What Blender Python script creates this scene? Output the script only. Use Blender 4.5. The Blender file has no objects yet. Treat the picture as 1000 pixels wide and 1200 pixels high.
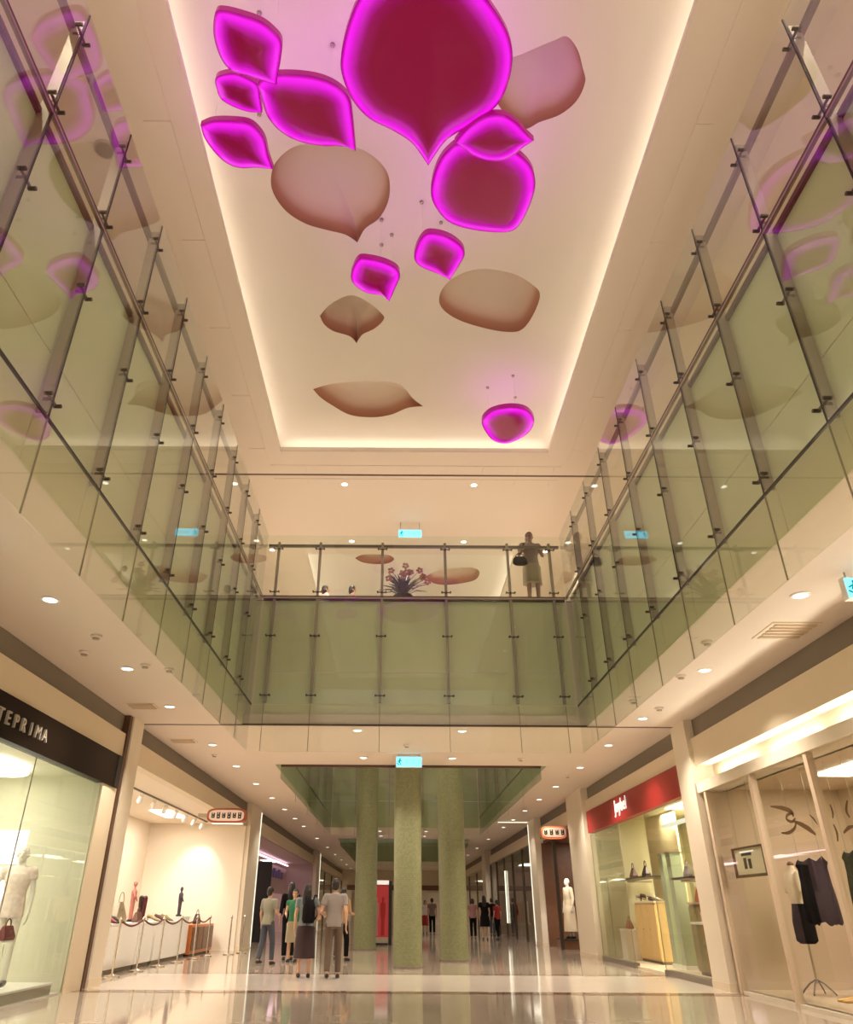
import bpy, bmesh, math, random
from mathutils import Vector, Matrix, noise
random.seed(7)
C = bpy.context.scene.collection
SC = bpy.context.scene

# ------------------------------------------------------------------ camera, world, exposure
FPX, PX, PY, PITCH, ROLL, EYE = 850.2, 469.0, 599.0, 0.5028, 0.006, 1.13   # calibrated on a 1000x1200 image
cam_d = bpy.data.cameras.new('camera'); cam = bpy.data.objects.new('camera', cam_d); C.objects.link(cam)
cam_d.sensor_width = 36.0; cam_d.lens = FPX / 1200 * 36.0
cam_d.shift_x = (500 - PX) / 1200; cam_d.shift_y = -(600 - PY) / 1200
cam_d.clip_start = 0.05; cam_d.clip_end = 300
cam.matrix_world = (Matrix.Translation((0, 0, EYE)) @ Matrix.Rotation(math.pi / 2 + PITCH, 4, 'X') @ Matrix.Rotation(ROLL, 4, 'Z'))
SC.camera = cam
world = bpy.data.worlds.new('world'); SC.world = world; world.use_nodes = True
world.node_tree.nodes['Background'].inputs[0].default_value = (1.0, 0.87, 0.74, 1)
world.node_tree.nodes['Background'].inputs[1].default_value = 0.70
SC.view_settings.view_transform = 'Standard'; SC.view_settings.look = 'None'
SC.view_settings.exposure = 0.40; SC.view_settings.gamma = 1.0; SC.view_settings.use_curve_mapping = False
SC.cycles.use_denoising = True
SC.cycles.max_bounces = 8; SC.cycles.diffuse_bounces = 4; SC.cycles.glossy_bounces = 4; SC.cycles.transparent_max_bounces = 24
SC.cycles.sample_clamp_indirect = 4.0; SC.cycles.caustics_reflective = False; SC.cycles.caustics_refractive = False
WARM = (1.0, 0.87, 0.72); WHITE = (1.0, 0.93, 0.83)

# ------------------------------------------------------------------ key dimensions (metres, floor = 0, looking along +Y)
XL, XR = -2.92, 3.54            # void edges (glass planes)
WL, WR = -5.05, 5.45            # shop front planes
ZC, ZS, ZK, ZF, ZR = 4.29, 3.79, 4.69, 6.98, 8.24   # lower ceiling, smoke curtain, glass joint, upper floor, hand rail
YB, YB2 = 14.45, 18.95          # bridge faces
ZU, ZT = 11.0, 11.4             # upper ceiling, recess top
YEND = 74.0

# ------------------------------------------------------------------ materials
def mat(name, col, rough=0.6, metal=0.0, emit=None, es=0.0, spec=0.5, vary=0.0, vscale=3.0, bump=0.0, bscale=40.0, coat=0.0, sheen=0.0):
    m = bpy.data.materials.new(name); m.use_nodes = True
    nt = m.node_tree; b = nt.nodes['Principled BSDF']
    b.inputs['Base Color'].default_value = (*col, 1); b.inputs['Roughness'].default_value = rough
    b.inputs['Metallic'].default_value = metal; b.inputs['Specular IOR Level'].default_value = spec
    b.inputs['Coat Weight'].default_value = coat; b.inputs['Sheen Weight'].default_value = sheen
    if emit: b.inputs['Emission Color'].default_value = (*emit, 1); b.inputs['Emission Strength'].default_value = es
    if vary or bump:
        tc = nt.nodes.new('ShaderNodeTexCoord')
    if vary:
        n = nt.nodes.new('ShaderNodeTexNoise'); n.inputs['Scale'].default_value = vscale; n.inputs['Detail'].default_value = 4
        r = nt.nodes.new('ShaderNodeMix'); r.data_type = 'RGBA'
        r.inputs['A'].default_value = (*[c * (1 - vary) for c in col], 1); r.inputs['B'].default_value = (*[min(1, c * (1 + vary)) for c in col], 1)
        nt.links.new(tc.outputs['Object'], n.inputs['Vector']); nt.links.new(n.outputs['Fac'], r.inputs['Factor'])
        nt.links.new(r.outputs['Result'], b.inputs['Base Color'])
    if bump:
        n2 = nt.nodes.new('ShaderNodeTexNoise'); n2.inputs['Scale'].default_value = bscale; n2.inputs['Detail'].default_value = 3
        bp = nt.nodes.new('ShaderNodeBump'); bp.inputs['Strength'].default_value = bump; bp.inputs['Distance'].default_value = 0.01
        nt.links.new(tc.outputs['Object'], n2.inputs['Vector']); nt.links.new(n2.outputs['Fac'], bp.inputs['Height'])
        nt.links.new(bp.outputs['Normal'], b.inputs['Normal'])
    return m
def emis(name, col, s):
    m = bpy.data.materials.new(name); m.use_nodes = True; nt = m.node_tree; nt.nodes.clear()
    e = nt.nodes.new('ShaderNodeEmission'); e.inputs[0].default_value = (*col, 1); e.inputs[1].default_value = s
    o = nt.nodes.new('ShaderNodeOutputMaterial'); nt.links.new(e.outputs[0], o.inputs[0]); return m
def glass(name, tint, ior=1.5):
    m = bpy.data.materials.new(name); m.use_nodes = True; nt = m.node_tree; nt.nodes.clear()
    o = nt.nodes.new('ShaderNodeOutputMaterial'); mx = nt.nodes.new('ShaderNodeMixShader')
    t = nt.nodes.new('ShaderNodeBsdfTransparent'); t.inputs[0].default_value = (*tint, 1)
    g = nt.nodes.new('ShaderNodeBsdfGlossy'); g.inputs['Roughness'].default_value = 0.0
    fr = nt.nodes.new('ShaderNodeFresnel'); geo = nt.nodes.new('ShaderNodeNewGeometry')
    mi = nt.nodes.new('ShaderNodeMix'); mi.inputs['A'].default_value = ior; mi.inputs['B'].default_value = 1 / ior
    nt.links.new(geo.outputs['Backfacing'], mi.inputs['Factor']); nt.links.new(mi.outputs['Result'], fr.inputs['IOR'])
    nt.links.new(fr.outputs[0], mx.inputs[0]); nt.links.new(t.outputs[0], mx.inputs[1]); nt.links.new(g.outputs[0], mx.inputs[2])
    nt.links.new(mx.outputs[0], o.inputs[0]); return m
def mosaic(name, c1, c2, mortar, scale):
    m = mat(name, c1, 0.35); nt = m.node_tree; b = nt.nodes['Principled BSDF']
    uv = nt.nodes.new('ShaderNodeUVMap')
    br = nt.nodes.new('ShaderNodeTexBrick'); br.offset = 0.5; br.inputs['Scale'].default_value = scale
    br.inputs['Brick Width'].default_value = 0.5; br.inputs['Row Height'].default_value = 0.5; br.inputs['Mortar Size'].default_value = 0.035
    br.inputs['Color1'].default_value = (*c1, 1); br.inputs['Color2'].default_value = (*c2, 1); br.inputs['Mortar'].default_value = (*mortar, 1)
    br.inputs['Bias'].default_value = 0.0
    nt.links.new(uv.outputs[0], br.inputs['Vector']); nt.links.new(br.outputs['Color'], b.inputs['Base Color']); return m
def marble():
    m = mat('marble_floor', (0.62, 0.53, 0.44), 0.07, spec=0.6); nt = m.node_tree; b = nt.nodes['Principled BSDF']
    tc = nt.nodes.new('ShaderNodeTexCoord'); n = nt.nodes.new('ShaderNodeTexNoise'); n.inputs['Scale'].default_value = 0.9; n.inputs['Detail'].default_value = 8
    n.inputs['Distortion'].default_value = 0.8
    r = nt.nodes.new('ShaderNodeValToRGB'); r.color_ramp.elements[0].position = 0.3; r.color_ramp.elements[1].position = 0.75
    r.color_ramp.elements[0].color = (0.40, 0.33, 0.26, 1); r.color_ramp.elements[1].color = (0.56, 0.48, 0.40, 1)
    nt.links.new(tc.outputs['Object'], n.inputs['Vector']); nt.links.new(n.outputs['Fac'], r.inputs['Fac']); nt.links.new(r.outputs['Color'], b.inputs['Base Color'])
    return m
M = {}
M['ceil'] = mat('ceiling_paint', (0.80, 0.73, 0.64), 0.75, vary=0.02, vscale=0.6)
M['soffit'] = mat('soffit_paint', (0.76, 0.66, 0.57), 0.75)
M['cream'] = mat('cream_panel', (0.74, 0.63, 0.47), 0.45, vary=0.03, vscale=1.5)
M['pillar'] = mat('pillar_stone', (0.78, 0.69, 0.56), 0.35, vary=0.04, vscale=2)
M['darkband'] = mat('dark_reveal', (0.20, 0.165, 0.13), 0.6)
M['darkstrip'] = mat('dark_wood_strip', (0.09, 0.04, 0.02), 0.4, vary=0.1)
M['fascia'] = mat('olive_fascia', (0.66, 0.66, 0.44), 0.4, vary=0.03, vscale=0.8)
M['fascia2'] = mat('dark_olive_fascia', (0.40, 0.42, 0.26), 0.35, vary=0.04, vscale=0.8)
M['floor'] = marble()
M['band_d'] = mat('brown_marble', (0.22, 0.13, 0.09), 0.08, vary=0.1)
M['band_l'] = mat('pale_marble', (0.72, 0.64, 0.56), 0.10, vary=0.05)
M['steel'] = mat('brushed_steel', (0.42, 0.36, 0.29), 0.35, metal=0.9)
M['dsteel'] = mat('dark_steel', (0.10, 0.075, 0.055), 0.4, metal=0.6)
M['rail'] = mat('rail_metal', (0.16, 0.13, 0.10), 0.4, metal=0.4)
M['fin'] = mat('bronze_fin', (0.38, 0.32, 0.25), 0.4, metal=0.3)
M['black'] = mat('black_matt', (0.015, 0.012, 0.012), 0.6)
M['seal'] = mat('clear_seal', (0.30, 0.26, 0.18), 0.5)
M['gasket'] = mat('black_gasket', (0.03, 0.025, 0.02), 0.5)
M['glass'] = glass('balustrade_glass', (0.955, 0.985, 0.95), 1.55)
M['cglass'] = glass('curtain_glass', (0.975, 0.985, 0.95), 1.5)
M['sglass'] = glass('shop_glass', (0.97, 0.985, 0.96), 1.45)
M['white'] = mat('white_paint', (0.86, 0.84, 0.80), 0.4)
M['offwhite'] = mat('shop_plaster', (0.82, 0.74, 0.62), 0.7)
M['greenwhite'] = mat('pale_green_plaster', (0.74, 0.73, 0.58), 0.6)
M['tan'] = mat('tan_wall', (0.60, 0.47, 0.34), 0.6, vary=0.05, vscale=1.2)
M['mosaic'] = mosaic('green_mosaic', (0.19, 0.205, 0.10), (0.25, 0.255, 0.145), (0.165, 0.175, 0.095), 12)
M['signblack'] = mat('dark_sign', (0.012, 0.007, 0.005), 0.35, spec=0.06)
M['letter'] = mat('silver_letter', (0.55, 0.50, 0.43), 0.35, metal=0.3)
M['red'] = mat('red_sign', (0.30, 0.02, 0.018), 0.4)
M['signwhite'] = mat('white_letter', (0.9, 0.85, 0.8), 0.5, emit=(1, .95, .9), es=0.4)
M['led'] = emis('led_line', (1.0, 0.93, 0.70), 1.0)
M['cove'] = emis('cove_led', (1.0, 0.92, 0.79), 5.5)
M['lens'] = emis('lamp_lens', (1.0, 0.93, 0.82), 3.0)
M['panel_light'] = emis('shop_light_panel', (1.0, 0.92, 0.74), 5.0)
M['pink_led'] = emis('pink_led', (1.0, 0.72, 0.85), 3.5)
M['cyan'] = emis('exit_face', (0.22, 0.80, 1.0), 1.5)
M['exitgreen'] = emis('exit_green', (0.0, 0.32, 0.30), 0.9)
M['exitgrey'] = emis('exit_text', (0.25, 0.50, 0.55), 0.9)
M['chrome'] = mat('chrome', (0.75, 0.70, 0.62), 0.15, metal=1.0)
M['wood'] = mat('orange_wood', (0.55, 0.17, 0.035), 0.35, vary=0.15, vscale=6)
M['dwood'] = mat('dark_wood', (0.16, 0.07, 0.035), 0.4, vary=0.2, vscale=6)
M['rope'] = mat('maroon_rope', (0.12, 0.03, 0.03), 0.7)
def depth_fade():                              # colour fades with depth: terracotta at the rim, cream at the crown
    m = mat('terracotta_fade', (0.6, 0.4, 0.3), 0.55); nt = m.node_tree; at = nt.nodes.new('ShaderNodeAttribute'); at.attribute_name = 'rim_to_crown'
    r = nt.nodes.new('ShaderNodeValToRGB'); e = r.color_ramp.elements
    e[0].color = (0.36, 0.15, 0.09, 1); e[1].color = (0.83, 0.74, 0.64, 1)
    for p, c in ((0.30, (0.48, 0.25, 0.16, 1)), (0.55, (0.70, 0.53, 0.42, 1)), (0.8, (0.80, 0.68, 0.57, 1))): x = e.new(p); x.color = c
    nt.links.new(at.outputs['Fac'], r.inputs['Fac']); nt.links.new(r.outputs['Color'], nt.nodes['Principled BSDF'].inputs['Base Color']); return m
M['terra'] = depth_fade()
M['upper_fill'] = mat('gallery_fill_glow', (0.8, 0.72, 0.6), 0.6, emit=(1.0, 0.89, 0.76), es=1.2)  # fill glow added out of view to lift the gallery ceilings
M['amber'] = emis('amber_glow', (1.0, 0.62, 0.25), 1.0)

# ------------------------------------------------------------------ mesh helpers
ORI = {}
class MB:
    def __init__(s): s.v = []; s.f = []; s.uv = None
    def add(s, v, f):
        o = len(s.v); s.v += [tuple(p) for p in v]; s.f += [tuple(i + o for i in q) for q in f]; return s
    def box(s, x0, x1, y0, y1, z0, z1):
        x0, x1 = sorted((x0, x1)); y0, y1 = sorted((y0, y1)); z0, z1 = sorted((z0, z1))
        v = [(x, y, z) for z in (z0, z1) for y in (y0, y1) for x in (x0, x1)]
        return s.add(v, [(0, 2, 3, 1), (4, 5, 7, 6), (0, 1, 5, 4), (2, 6, 7, 3), (0, 4, 6, 2), (1, 3, 7, 5)])
    def obox(s, c, sz, rot):
        v = [rot @ Vector((x * sz[0] / 2, y * sz[1] / 2, z * sz[2] / 2)) + Vector(c) for z in (-1, 1) for y in (-1, 1) for x in (-1, 1)]
        return s.add(v, [(0, 2, 3, 1), (4, 5, 7, 6), (0, 1, 5, 4), (2, 6, 7, 3), (0, 4, 6, 2), (1, 3, 7, 5)])
    def rings(s, rs, caps=True):
        n = len(rs[0]); o = len(s.v)
        for r in rs: s.v += [tuple(p) for p in r]
        for k in range(len(rs) - 1):
            for i in range(n):
                j = (i + 1) % n; s.f.append((o + k * n + i, o + k * n + j, o + (k + 1) * n + j, o + (k + 1) * n + i))
        if caps:
            s.f.append(tuple(o + i for i in reversed(range(n)))); e = o + (len(rs) - 1) * n; s.f.append(tuple(e + i for i in range(n)))
        return s
    def cyl(s, p, q, r1, r2=None, n=12, caps=True):
        r2 = r1 if r2 is None else r2
        p, q = Vector(p), Vector(q); d = (q - p).normalized(); a = d.orthogonal().normalized(); b = d.cross(a)
        ring = lambda c, r: [c + (a * math.cos(t) + b * math.sin(t)) * r for t in [2 * math.pi * i / n for i in range(n)]]
        return s.rings([ring(p, r1), ring(q, r2)], caps)
    def tube(s, pts, r, n=8):
        pts = [Vector(p) for p in pts]; rs = []
        a = None
        for i, p in enumerate(pts):
            d = (pts[min(i + 1, len(pts) - 1)] - pts[max(i - 1, 0)]).normalized()
            a = d.orthogonal().normalized() if a is None else (a - d * a.dot(d)).normalized()
            b = d.cross(a); rr = r[i] if isinstance(r, (list, tuple)) else r
            rs.append([p + (a * math.cos(t) + b * math.sin(t)) * rr for t in [2 * math.pi * k / n for k in range(n)]])
        return s.rings(rs)
    def lathe(s, prof, c=(0, 0, 0), n=20, sx=1, sy=1):
        rs = [[(c[0] + r * sx * math.cos(t), c[1] + r * sy * math.sin(t), c[2] + z) for t in [2 * math.pi * i / n for i in range(n)]] for r, z in prof]
        return s.rings(rs)
    def sphere(s, c, r, n=12, m=8):
        r = (r, r, r) if isinstance(r, (int, float)) else r
        rs = []
        for k in range(1, m):
            a = -math.pi / 2 + math.pi * k / m
            rs.append([(c[0] + r[0] * math.cos(a) * math.cos(t), c[1] + r[1] * math.cos(a) * math.sin(t), c[2] + r[2] * math.sin(a)) for t in [2 * math.pi * i / n for i in range(n)]])
        return s.rings(rs)
    def cap(s, p, q, r1, r2, n=12):            # tapered capsule: three overlapping solids, for remeshing
        s.cyl(p, q, r1, r2, n); s.sphere(p, r1, n, 8); s.sphere(q, r2, n, 8); return s
    def prism(s, poly, f):                     # poly: 2-D outline, f(x, y, k) -> point for k = 0 / 1
        return s.rings([[f(x, y, 0) for x, y in poly], [f(x, y, 1) for x, y in poly]])
    def build(s, name, m=None, parent=None, smooth=False, local=False, origin=None, bevel=0.0):
        me = bpy.data.meshes.new(name)
        if local: off = Vector((0, 0, 0))
        elif parent is not None: off = ORI[parent]
        elif origin is not None: off = Vector(origin)
        else:
            xs, ys, zs = zip(*s.v); off = Vector(((min(xs) + max(xs)) / 2, (min(ys) + max(ys)) / 2, min(zs)))
        me.from_pydata([tuple(Vector(p) - off) for p in s.v], [], s.f)
        bm = bmesh.new(); bm.from_mesh(me); bmesh.ops.recalc_face_normals(bm, faces=bm.faces); bm.to_mesh(me); bm.free()
        if smooth:
            me.polygons.foreach_set('use_smooth', [True] * len(me.polygons))
            if smooth != 'all': me.set_sharp_from_angle(angle=math.radians(40))
        ms = m if isinstance(m, (list, tuple)) else [m]
        for x in ms:
            if x: me.materials.append(M[x] if isinstance(x, str) else x)
        o = bpy.data.objects.new(name, me); C.objects.link(o)
        if parent is not None: o.parent = parent; ORI[o] = ORI[parent]
        else: o.location = off; ORI[o] = off
        if bevel:
            b = o.modifiers.new('bevel', 'BEVEL'); b.width = bevel; b.segments = 2; b.limit_method = 'ANGLE'
        return o
def tag(o, label=None, cat=None, group=None, kind=None):
    if label: o['label'] = label
    if cat: o['category'] = cat
    if group: o['group'] = group
    if kind: o['kind'] = kind
    return o
def thing(name, loc, label=None, cat=None, group=None, kind=None, rz=0.0):
    o = bpy.data.objects.new(name, None); C.objects.link(o); o.location = loc; o.rotation_euler.z = rz; o.empty_display_size = 0.2
    ORI[o] = Vector(loc); return tag(o, label, cat, group, kind)
def place(me, name, loc, parent):              # a piece that shares mesh data, at a world position under an unrotated parent
    o = bpy.data.objects.new(name, me); C.objects.link(o); o.parent = parent; o.location = Vector(loc) - ORI[parent]; ORI[o] = ORI[parent]; return o
def box(name, m, parent, *b, **k): return MB().box(*b).build(name, m, parent, **k)
def struct(o, label=None, cat=None): return tag(o, label, cat, kind='structure')
def lamp(name, kind, loc, power, col, parent, size=0.1, rot=(0, 0, 0), cone=2.2, blend=0.6, sy=None):
    d = bpy.data.lights.new(name, kind); d.energy = power; d.color = col
    if kind == 'AREA':
        d.size = size
        if sy: d.shape = 'RECTANGLE'; d.size_y = sy
    else: d.shadow_soft_size = size
    if kind == 'SPOT': d.spot_size = cone; d.spot_blend = blend
    o = bpy.data.objects.new(name, d); C.objects.link(o); o.rotation_euler = rot
    if parent is not None: o.parent = parent; o.location = Vector(loc) - ORI[parent]
    else: o.location = loc
    return o
def ray(u, v):
    a, b = (u - PX) / FPX, (v - PY) / FPX
    a, b = a * math.cos(ROLL) + b * math.sin(ROLL), -a * math.sin(ROLL) + b * math.cos(ROLL)
    return Vector((a, math.cos(PITCH) + b * math.sin(PITCH), math.sin(PITCH) - b * math.cos(PITCH)))
def at_z(u, v, z):
    d = ray(u, v); t = (z - EYE) / d.z; return Vector((d.x * t, d.y * t, z))

# ================================================================== SETTING: floor, ceilings, walls
fl = MB().box(-14, 14, -8, YEND, -0.3, 0).build('floor', 'floor', None, origin=(0, 20, 0)); struct(fl, 'polished beige marble floor of the arcade')
box('floor_band', 'band_d', fl, WL, WR, 13.35, 13.72, -0.01, 0.003)
box('floor_band', 'band_l', fl, WL, WR, 13.72, 17.1, -0.01, 0.003)
box('floor_band', 'band_d', fl, WL, WR, 17.1, 17.35, -0.01, 0.003)
for y in (31.0, 44.0): box('floor_band', 'band_d', fl, WL, WR, y, y + 0.4, -0.01, 0.003)

# lower ceiling slabs (the upper floor's underside)
lc = thing('ceiling', (0, 20, ZC), kind='structure'); tag(lc, 'cream plaster ceiling over the ground floor shops')
box('ceiling_slab', 'soffit', lc, -9, XL - 0.15, -8, YEND, ZC, ZF)
box('ceiling_slab', 'soffit', lc, XR + 0.15, 9.5, -8, YEND, ZC, ZF)
for a, b in ((YB + 0.15, YB2 - 0.1), (34.46, 40.2), (59.66, YEND)):
    box('ceiling_slab', 'soffit', lc, XL - 0.15, XR + 0.15, a, b, ZC, ZF)
box('ceiling_joint', 'darkstrip', lc, WL, WR, YB - 0.02, YB + 0.05, ZC - 0.006, ZC + 0.02)
box('ceiling_edge', 'soffit', lc, XL - 0.15, XR + 0.15, YB + 0.04, YB + 0.15, ZC, ZC + 0.22)
box('ceiling_edge', 'darkstrip', lc, XL, XR, YB2 - 0.10, YB2, ZC - 0.05, ZC + 0.15)
# upper ceiling: flat soffit with two long coves
uc = thing('upper_ceiling', (0, 20, ZU), kind='structure'); tag(uc, 'upper mall ceiling with long cove-lit recesses')
RX0, RX1 = -2.95, 3.64
COV = [(-6.0, 14.93), (20.8, 36.0)]
segs = [(-8, COV[0][0])] + [(COV[0][1], COV[1][0]), (COV[1][1], YEND)]
for a, b in segs: box('soffit_board', 'soffit', uc, RX0, RX1, a, b, ZU, ZU + 0.05)
box('soffit_board', 'soffit', uc, -9, RX0, -8, YEND, ZU, ZU + 0.05)
box('soffit_board', 'soffit', uc, RX1, 9.5, -8, YEND, ZU, ZU + 0.05)
box('ceiling_joint', 'darkstrip', uc, -4.8, 5.2, 15.98, 16.05, ZU - 0.006, ZU)
# strips of access panels beside the recess
for x0, x1 in ((-3.72, -3.30), (4.18, 4.47)):
    y = -2.0
    while y < 15.2:
        box('ceiling_panel', 'soffit', uc, x0 + 0.012, x1 - 0.012, y + 0.012, min(y + 2.1, 15.3) - 0.012, ZU - 0.012, ZU)
        y += 2.1
x = -3.3
while x < 4.1:
    box('ceiling_panel', 'soffit', uc, x + 0.01, min(x + 0.9, 4.1) - 0.01, 15.55, 15.9, ZU - 0.012, ZU); box('ceiling_panel', 'soffit', uc, x + 0.01, min(x + 0.9, 4.1) - 0.01, 16.2, 16.5, ZU - 0.012, ZU)
    x += 0.9

# outlines of the ceiling shapes, traced on the photograph and laid on their own plane
def smooth_outline(pts, tips, n=8):
    out = []; N = len(pts)
    for i in range(N):
        p0, p1, p2, p3 = (Vector(pts[(i + k) % N]) for k in (-1, 0, 1, 2))
        if i in tips: p0 = p1 + (p1 - p2) * 0.3
        if (i + 1) % N in tips: p3 = p2 + (p2 - p1) * 0.3
        for k in range(n):
            t = k / n
            out.append(0.5 * ((2 * p1) + (p2 - p0) * t + (2 * p0 - 5 * p1 + 4 * p2 - p3) * t * t + (3 * p1 - p0 - 3 * p2 + p3) * t ** 3))
    return out
def zpx(pts, ox, oy, s): return [(ox + x * s, oy + y * s) for x, y in pts]
def floor_plan(px, tips, z): return [at_z(p[0], p[1], z) for p in smooth_outline(px, tips)]
CAV = [
 ([(318, 205), (320, 225), (335, 247), (358, 262), (385, 270), (405, 275), (419, 284), (428, 268), (445, 255), (456, 232), (455, 205), (440, 185), (415, 172), (380, 168), (345, 172), (325, 188)], {6}),
 ([(577, 105), (585, 124), (600, 143), (616, 151), (633, 143), (657, 134), (676, 118), (686, 96), (683, 79), (677, 58), (665, 43), (650, 47), (615, 62), (595, 70), (580, 85)], set()),
 ([(375, 370), (388, 356), (410, 346), (430, 353), (446, 366), (450, 374), (439, 385), (425, 392), (418, 402), (410, 394), (391, 388), (380, 380)], {0, 8}),
 ([(515, 348), (524, 332), (545, 319), (570, 315), (602, 321), (625, 334), (633, 346), (625, 369), (612, 386), (596, 389), (570, 385), (538, 375), (519, 362)], set()),
 ([(367, 456), (388, 450), (420, 447), (452, 447), (471, 452), (484, 467), (496, 476), (478, 478), (458, 486), (436, 489), (410, 486), (388, 474), (375, 465)], {0, 6}),
 ([(416, 654), (425, 650), (440, 649), (455, 650), (462, 655), (455, 660), (440, 661), (425, 659)], {0}),
 ([(498, 676), (512, 669), (530, 666), (552, 665), (562, 670), (556, 680), (530, 685), (510, 684)], {0}),
]
cavs = [floor_plan(p, t, ZT) for p, t in CAV]
for c, (y0, y1) in enumerate(COV):
    X0, X1, Y0, Y1 = RX0 - 0.4, RX1 + 0.4, y0 - 0.4, y1 + 0.4
    bm = bmesh.new(); edges = []
    def loop(pts):
        vs = [bm.verts.new(p) for p in pts]
        for i in range(len(vs)): edges.append(bm.edges.new((vs[i], vs[(i + 1) % len(vs)])))
    loop([(X0, Y0, ZT), (X1, Y0, ZT), (X1, Y1, ZT), (X0, Y1, ZT)])
    for q in (cavs[:5] if c == 0 else cavs[5:]): loop(q)
    bmesh.ops.triangle_fill(bm, edges=edges, use_beauty=True, normal=(0, 0, -1))
    mb = MB(); bm.verts.index_update(); mb.v = [tuple(v.co) for v in bm.verts]; mb.f = [tuple(v.index for v in f.verts) for f in bm.faces]; bm.free()
    mb.build('recess_top', 'ceil', uc)
    w = MB().box(X0 - .05, X0, Y0, Y1, ZU + .05, ZT).box(X1, X1 + .05, Y0, Y1, ZU + .05, ZT).box(X0, X1, Y0 - .05, Y0, ZU + .05, ZT).box(X0, X1, Y1, Y1 + .05, ZU + .05, ZT)
    w.build('recess_side', 'ceil', uc)
    l = MB().box(RX0 - .03, RX0, y0, y1, ZU + .05, ZU + .12).box(RX1, RX1 + .03, y0, y1, ZU + .05, ZU + .12).box(RX0, RX1, y0 - .03, y0, ZU + .05, ZU + .12).box(RX0, RX1, y1, y1 + .03, ZU + .05, ZU + .12)
    l.build('recess_lip', 'ceil', uc)
    for b in ((RX0 - .30, RX0 - .24, y0, y1), (RX1 + .24, RX1 + .30, y0, y1), (RX0, RX1, y0 - .30, y0 - .24), (RX0, RX1, y1 + .24, y1 + .30)):
        box('cove_strip_light', 'cove', uc, *b, ZU + .06, ZU + .09)
def dome(pts, prof, z):
    c = sum(pts, Vector()) / len(pts)
    return [[(c.x + (p.x - c.x) * (1 - s), c.y + (p.y - c.y) * (1 - s), z + h) for p in pts] for s, h in prof]
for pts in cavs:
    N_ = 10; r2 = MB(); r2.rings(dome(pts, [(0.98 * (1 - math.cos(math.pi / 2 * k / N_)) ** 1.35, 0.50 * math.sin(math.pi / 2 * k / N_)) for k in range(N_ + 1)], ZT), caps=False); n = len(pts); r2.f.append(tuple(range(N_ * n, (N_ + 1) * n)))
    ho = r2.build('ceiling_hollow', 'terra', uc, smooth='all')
    pa = ho.data.attributes.new('rim_to_crown', 'FLOAT', 'POINT'); pa.data.foreach_set('value', [math.sin(math.pi / 2 * k / N_) ** 1.3 for k in range(N_ + 1) for _ in range(n)])

# walls above the shops on the upper floor and the far end
wl = thing('wall_left', (WL, 20, 0), kind='structure'); wr = thing('wall_right', (WR, 20, 0), kind='structure')
tag(wl, 'cream wall of shop fronts on the side of the black sign'); tag(wr, 'cream wall of shop fronts on the side of the red sign')
for w, X, s in ((wl, WL, -1), (wr, WR, 1)):
    box('upper_bulkhead', 'cream', w, X - s * 0.04, X + s * 0.2, -8, YEND, 9.5, ZU)
    for k in range(14):                       # added unseen glowing panels behind shop fronts, to brighten the upper ceilings
        y = -7.6 + 5.8 * k
        box('upper_pier', 'pillar', w, X - s * 0.04, X + s * 0.25, y - 0.4, y + 0.4, ZF, 9.5)
        box('upper_pane', 'sglass', w, X + s * 0.05, X + s * 0.065, y + 0.42, y + 5.38, ZF + 0.05, 9.48)
        box('upper_fill_panel', 'upper_fill', w, X + s * 1.4, X + s * 1.5, y + 0.0, y + 5.8, ZF, 9.5)
    box('upper_shop_ceiling', 'white', w, X + s * 0.2, X + s * 1.5, -8, YEND, 9.5, 9.6)
    box('dark_reveal', 'darkband', w, X + s * 0.06, X + s * 0.2, 0, YEND, 3.95, ZC)
wf = thing('wall_far', (0, YEND, 0), kind='structure'); tag(wf, 'far end wall of the arcade')
box('end_wall', 'cream', wf, -9, 9.5, YEND, YEND + 0.3, 0, ZC)
box('end_wall', 'cream', wf, -9, 9.5, YEND, YEND + 0.3, ZF, ZU + .05)
box('end_portal', 'dwood', wf, -4.6, 5.0, YEND - 0.25, YEND, 2.7, 3.1)
for x in (-4.4, -2.2, 0.0, 2.4, 4.6): box('end_pilaster', 'pillar', wf, x - 0.25, x + 0.25, YEND - 0.2, YEND, 0, 2.7)
for x, m in ((-3.3, 'tan'), (1.2, 'tan'), (3.5, 'offwhite')): box('end_opening', m, wf, x - 0.8, x + 0.8, YEND - 0.05, YEND, 0, 2.5)

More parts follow.
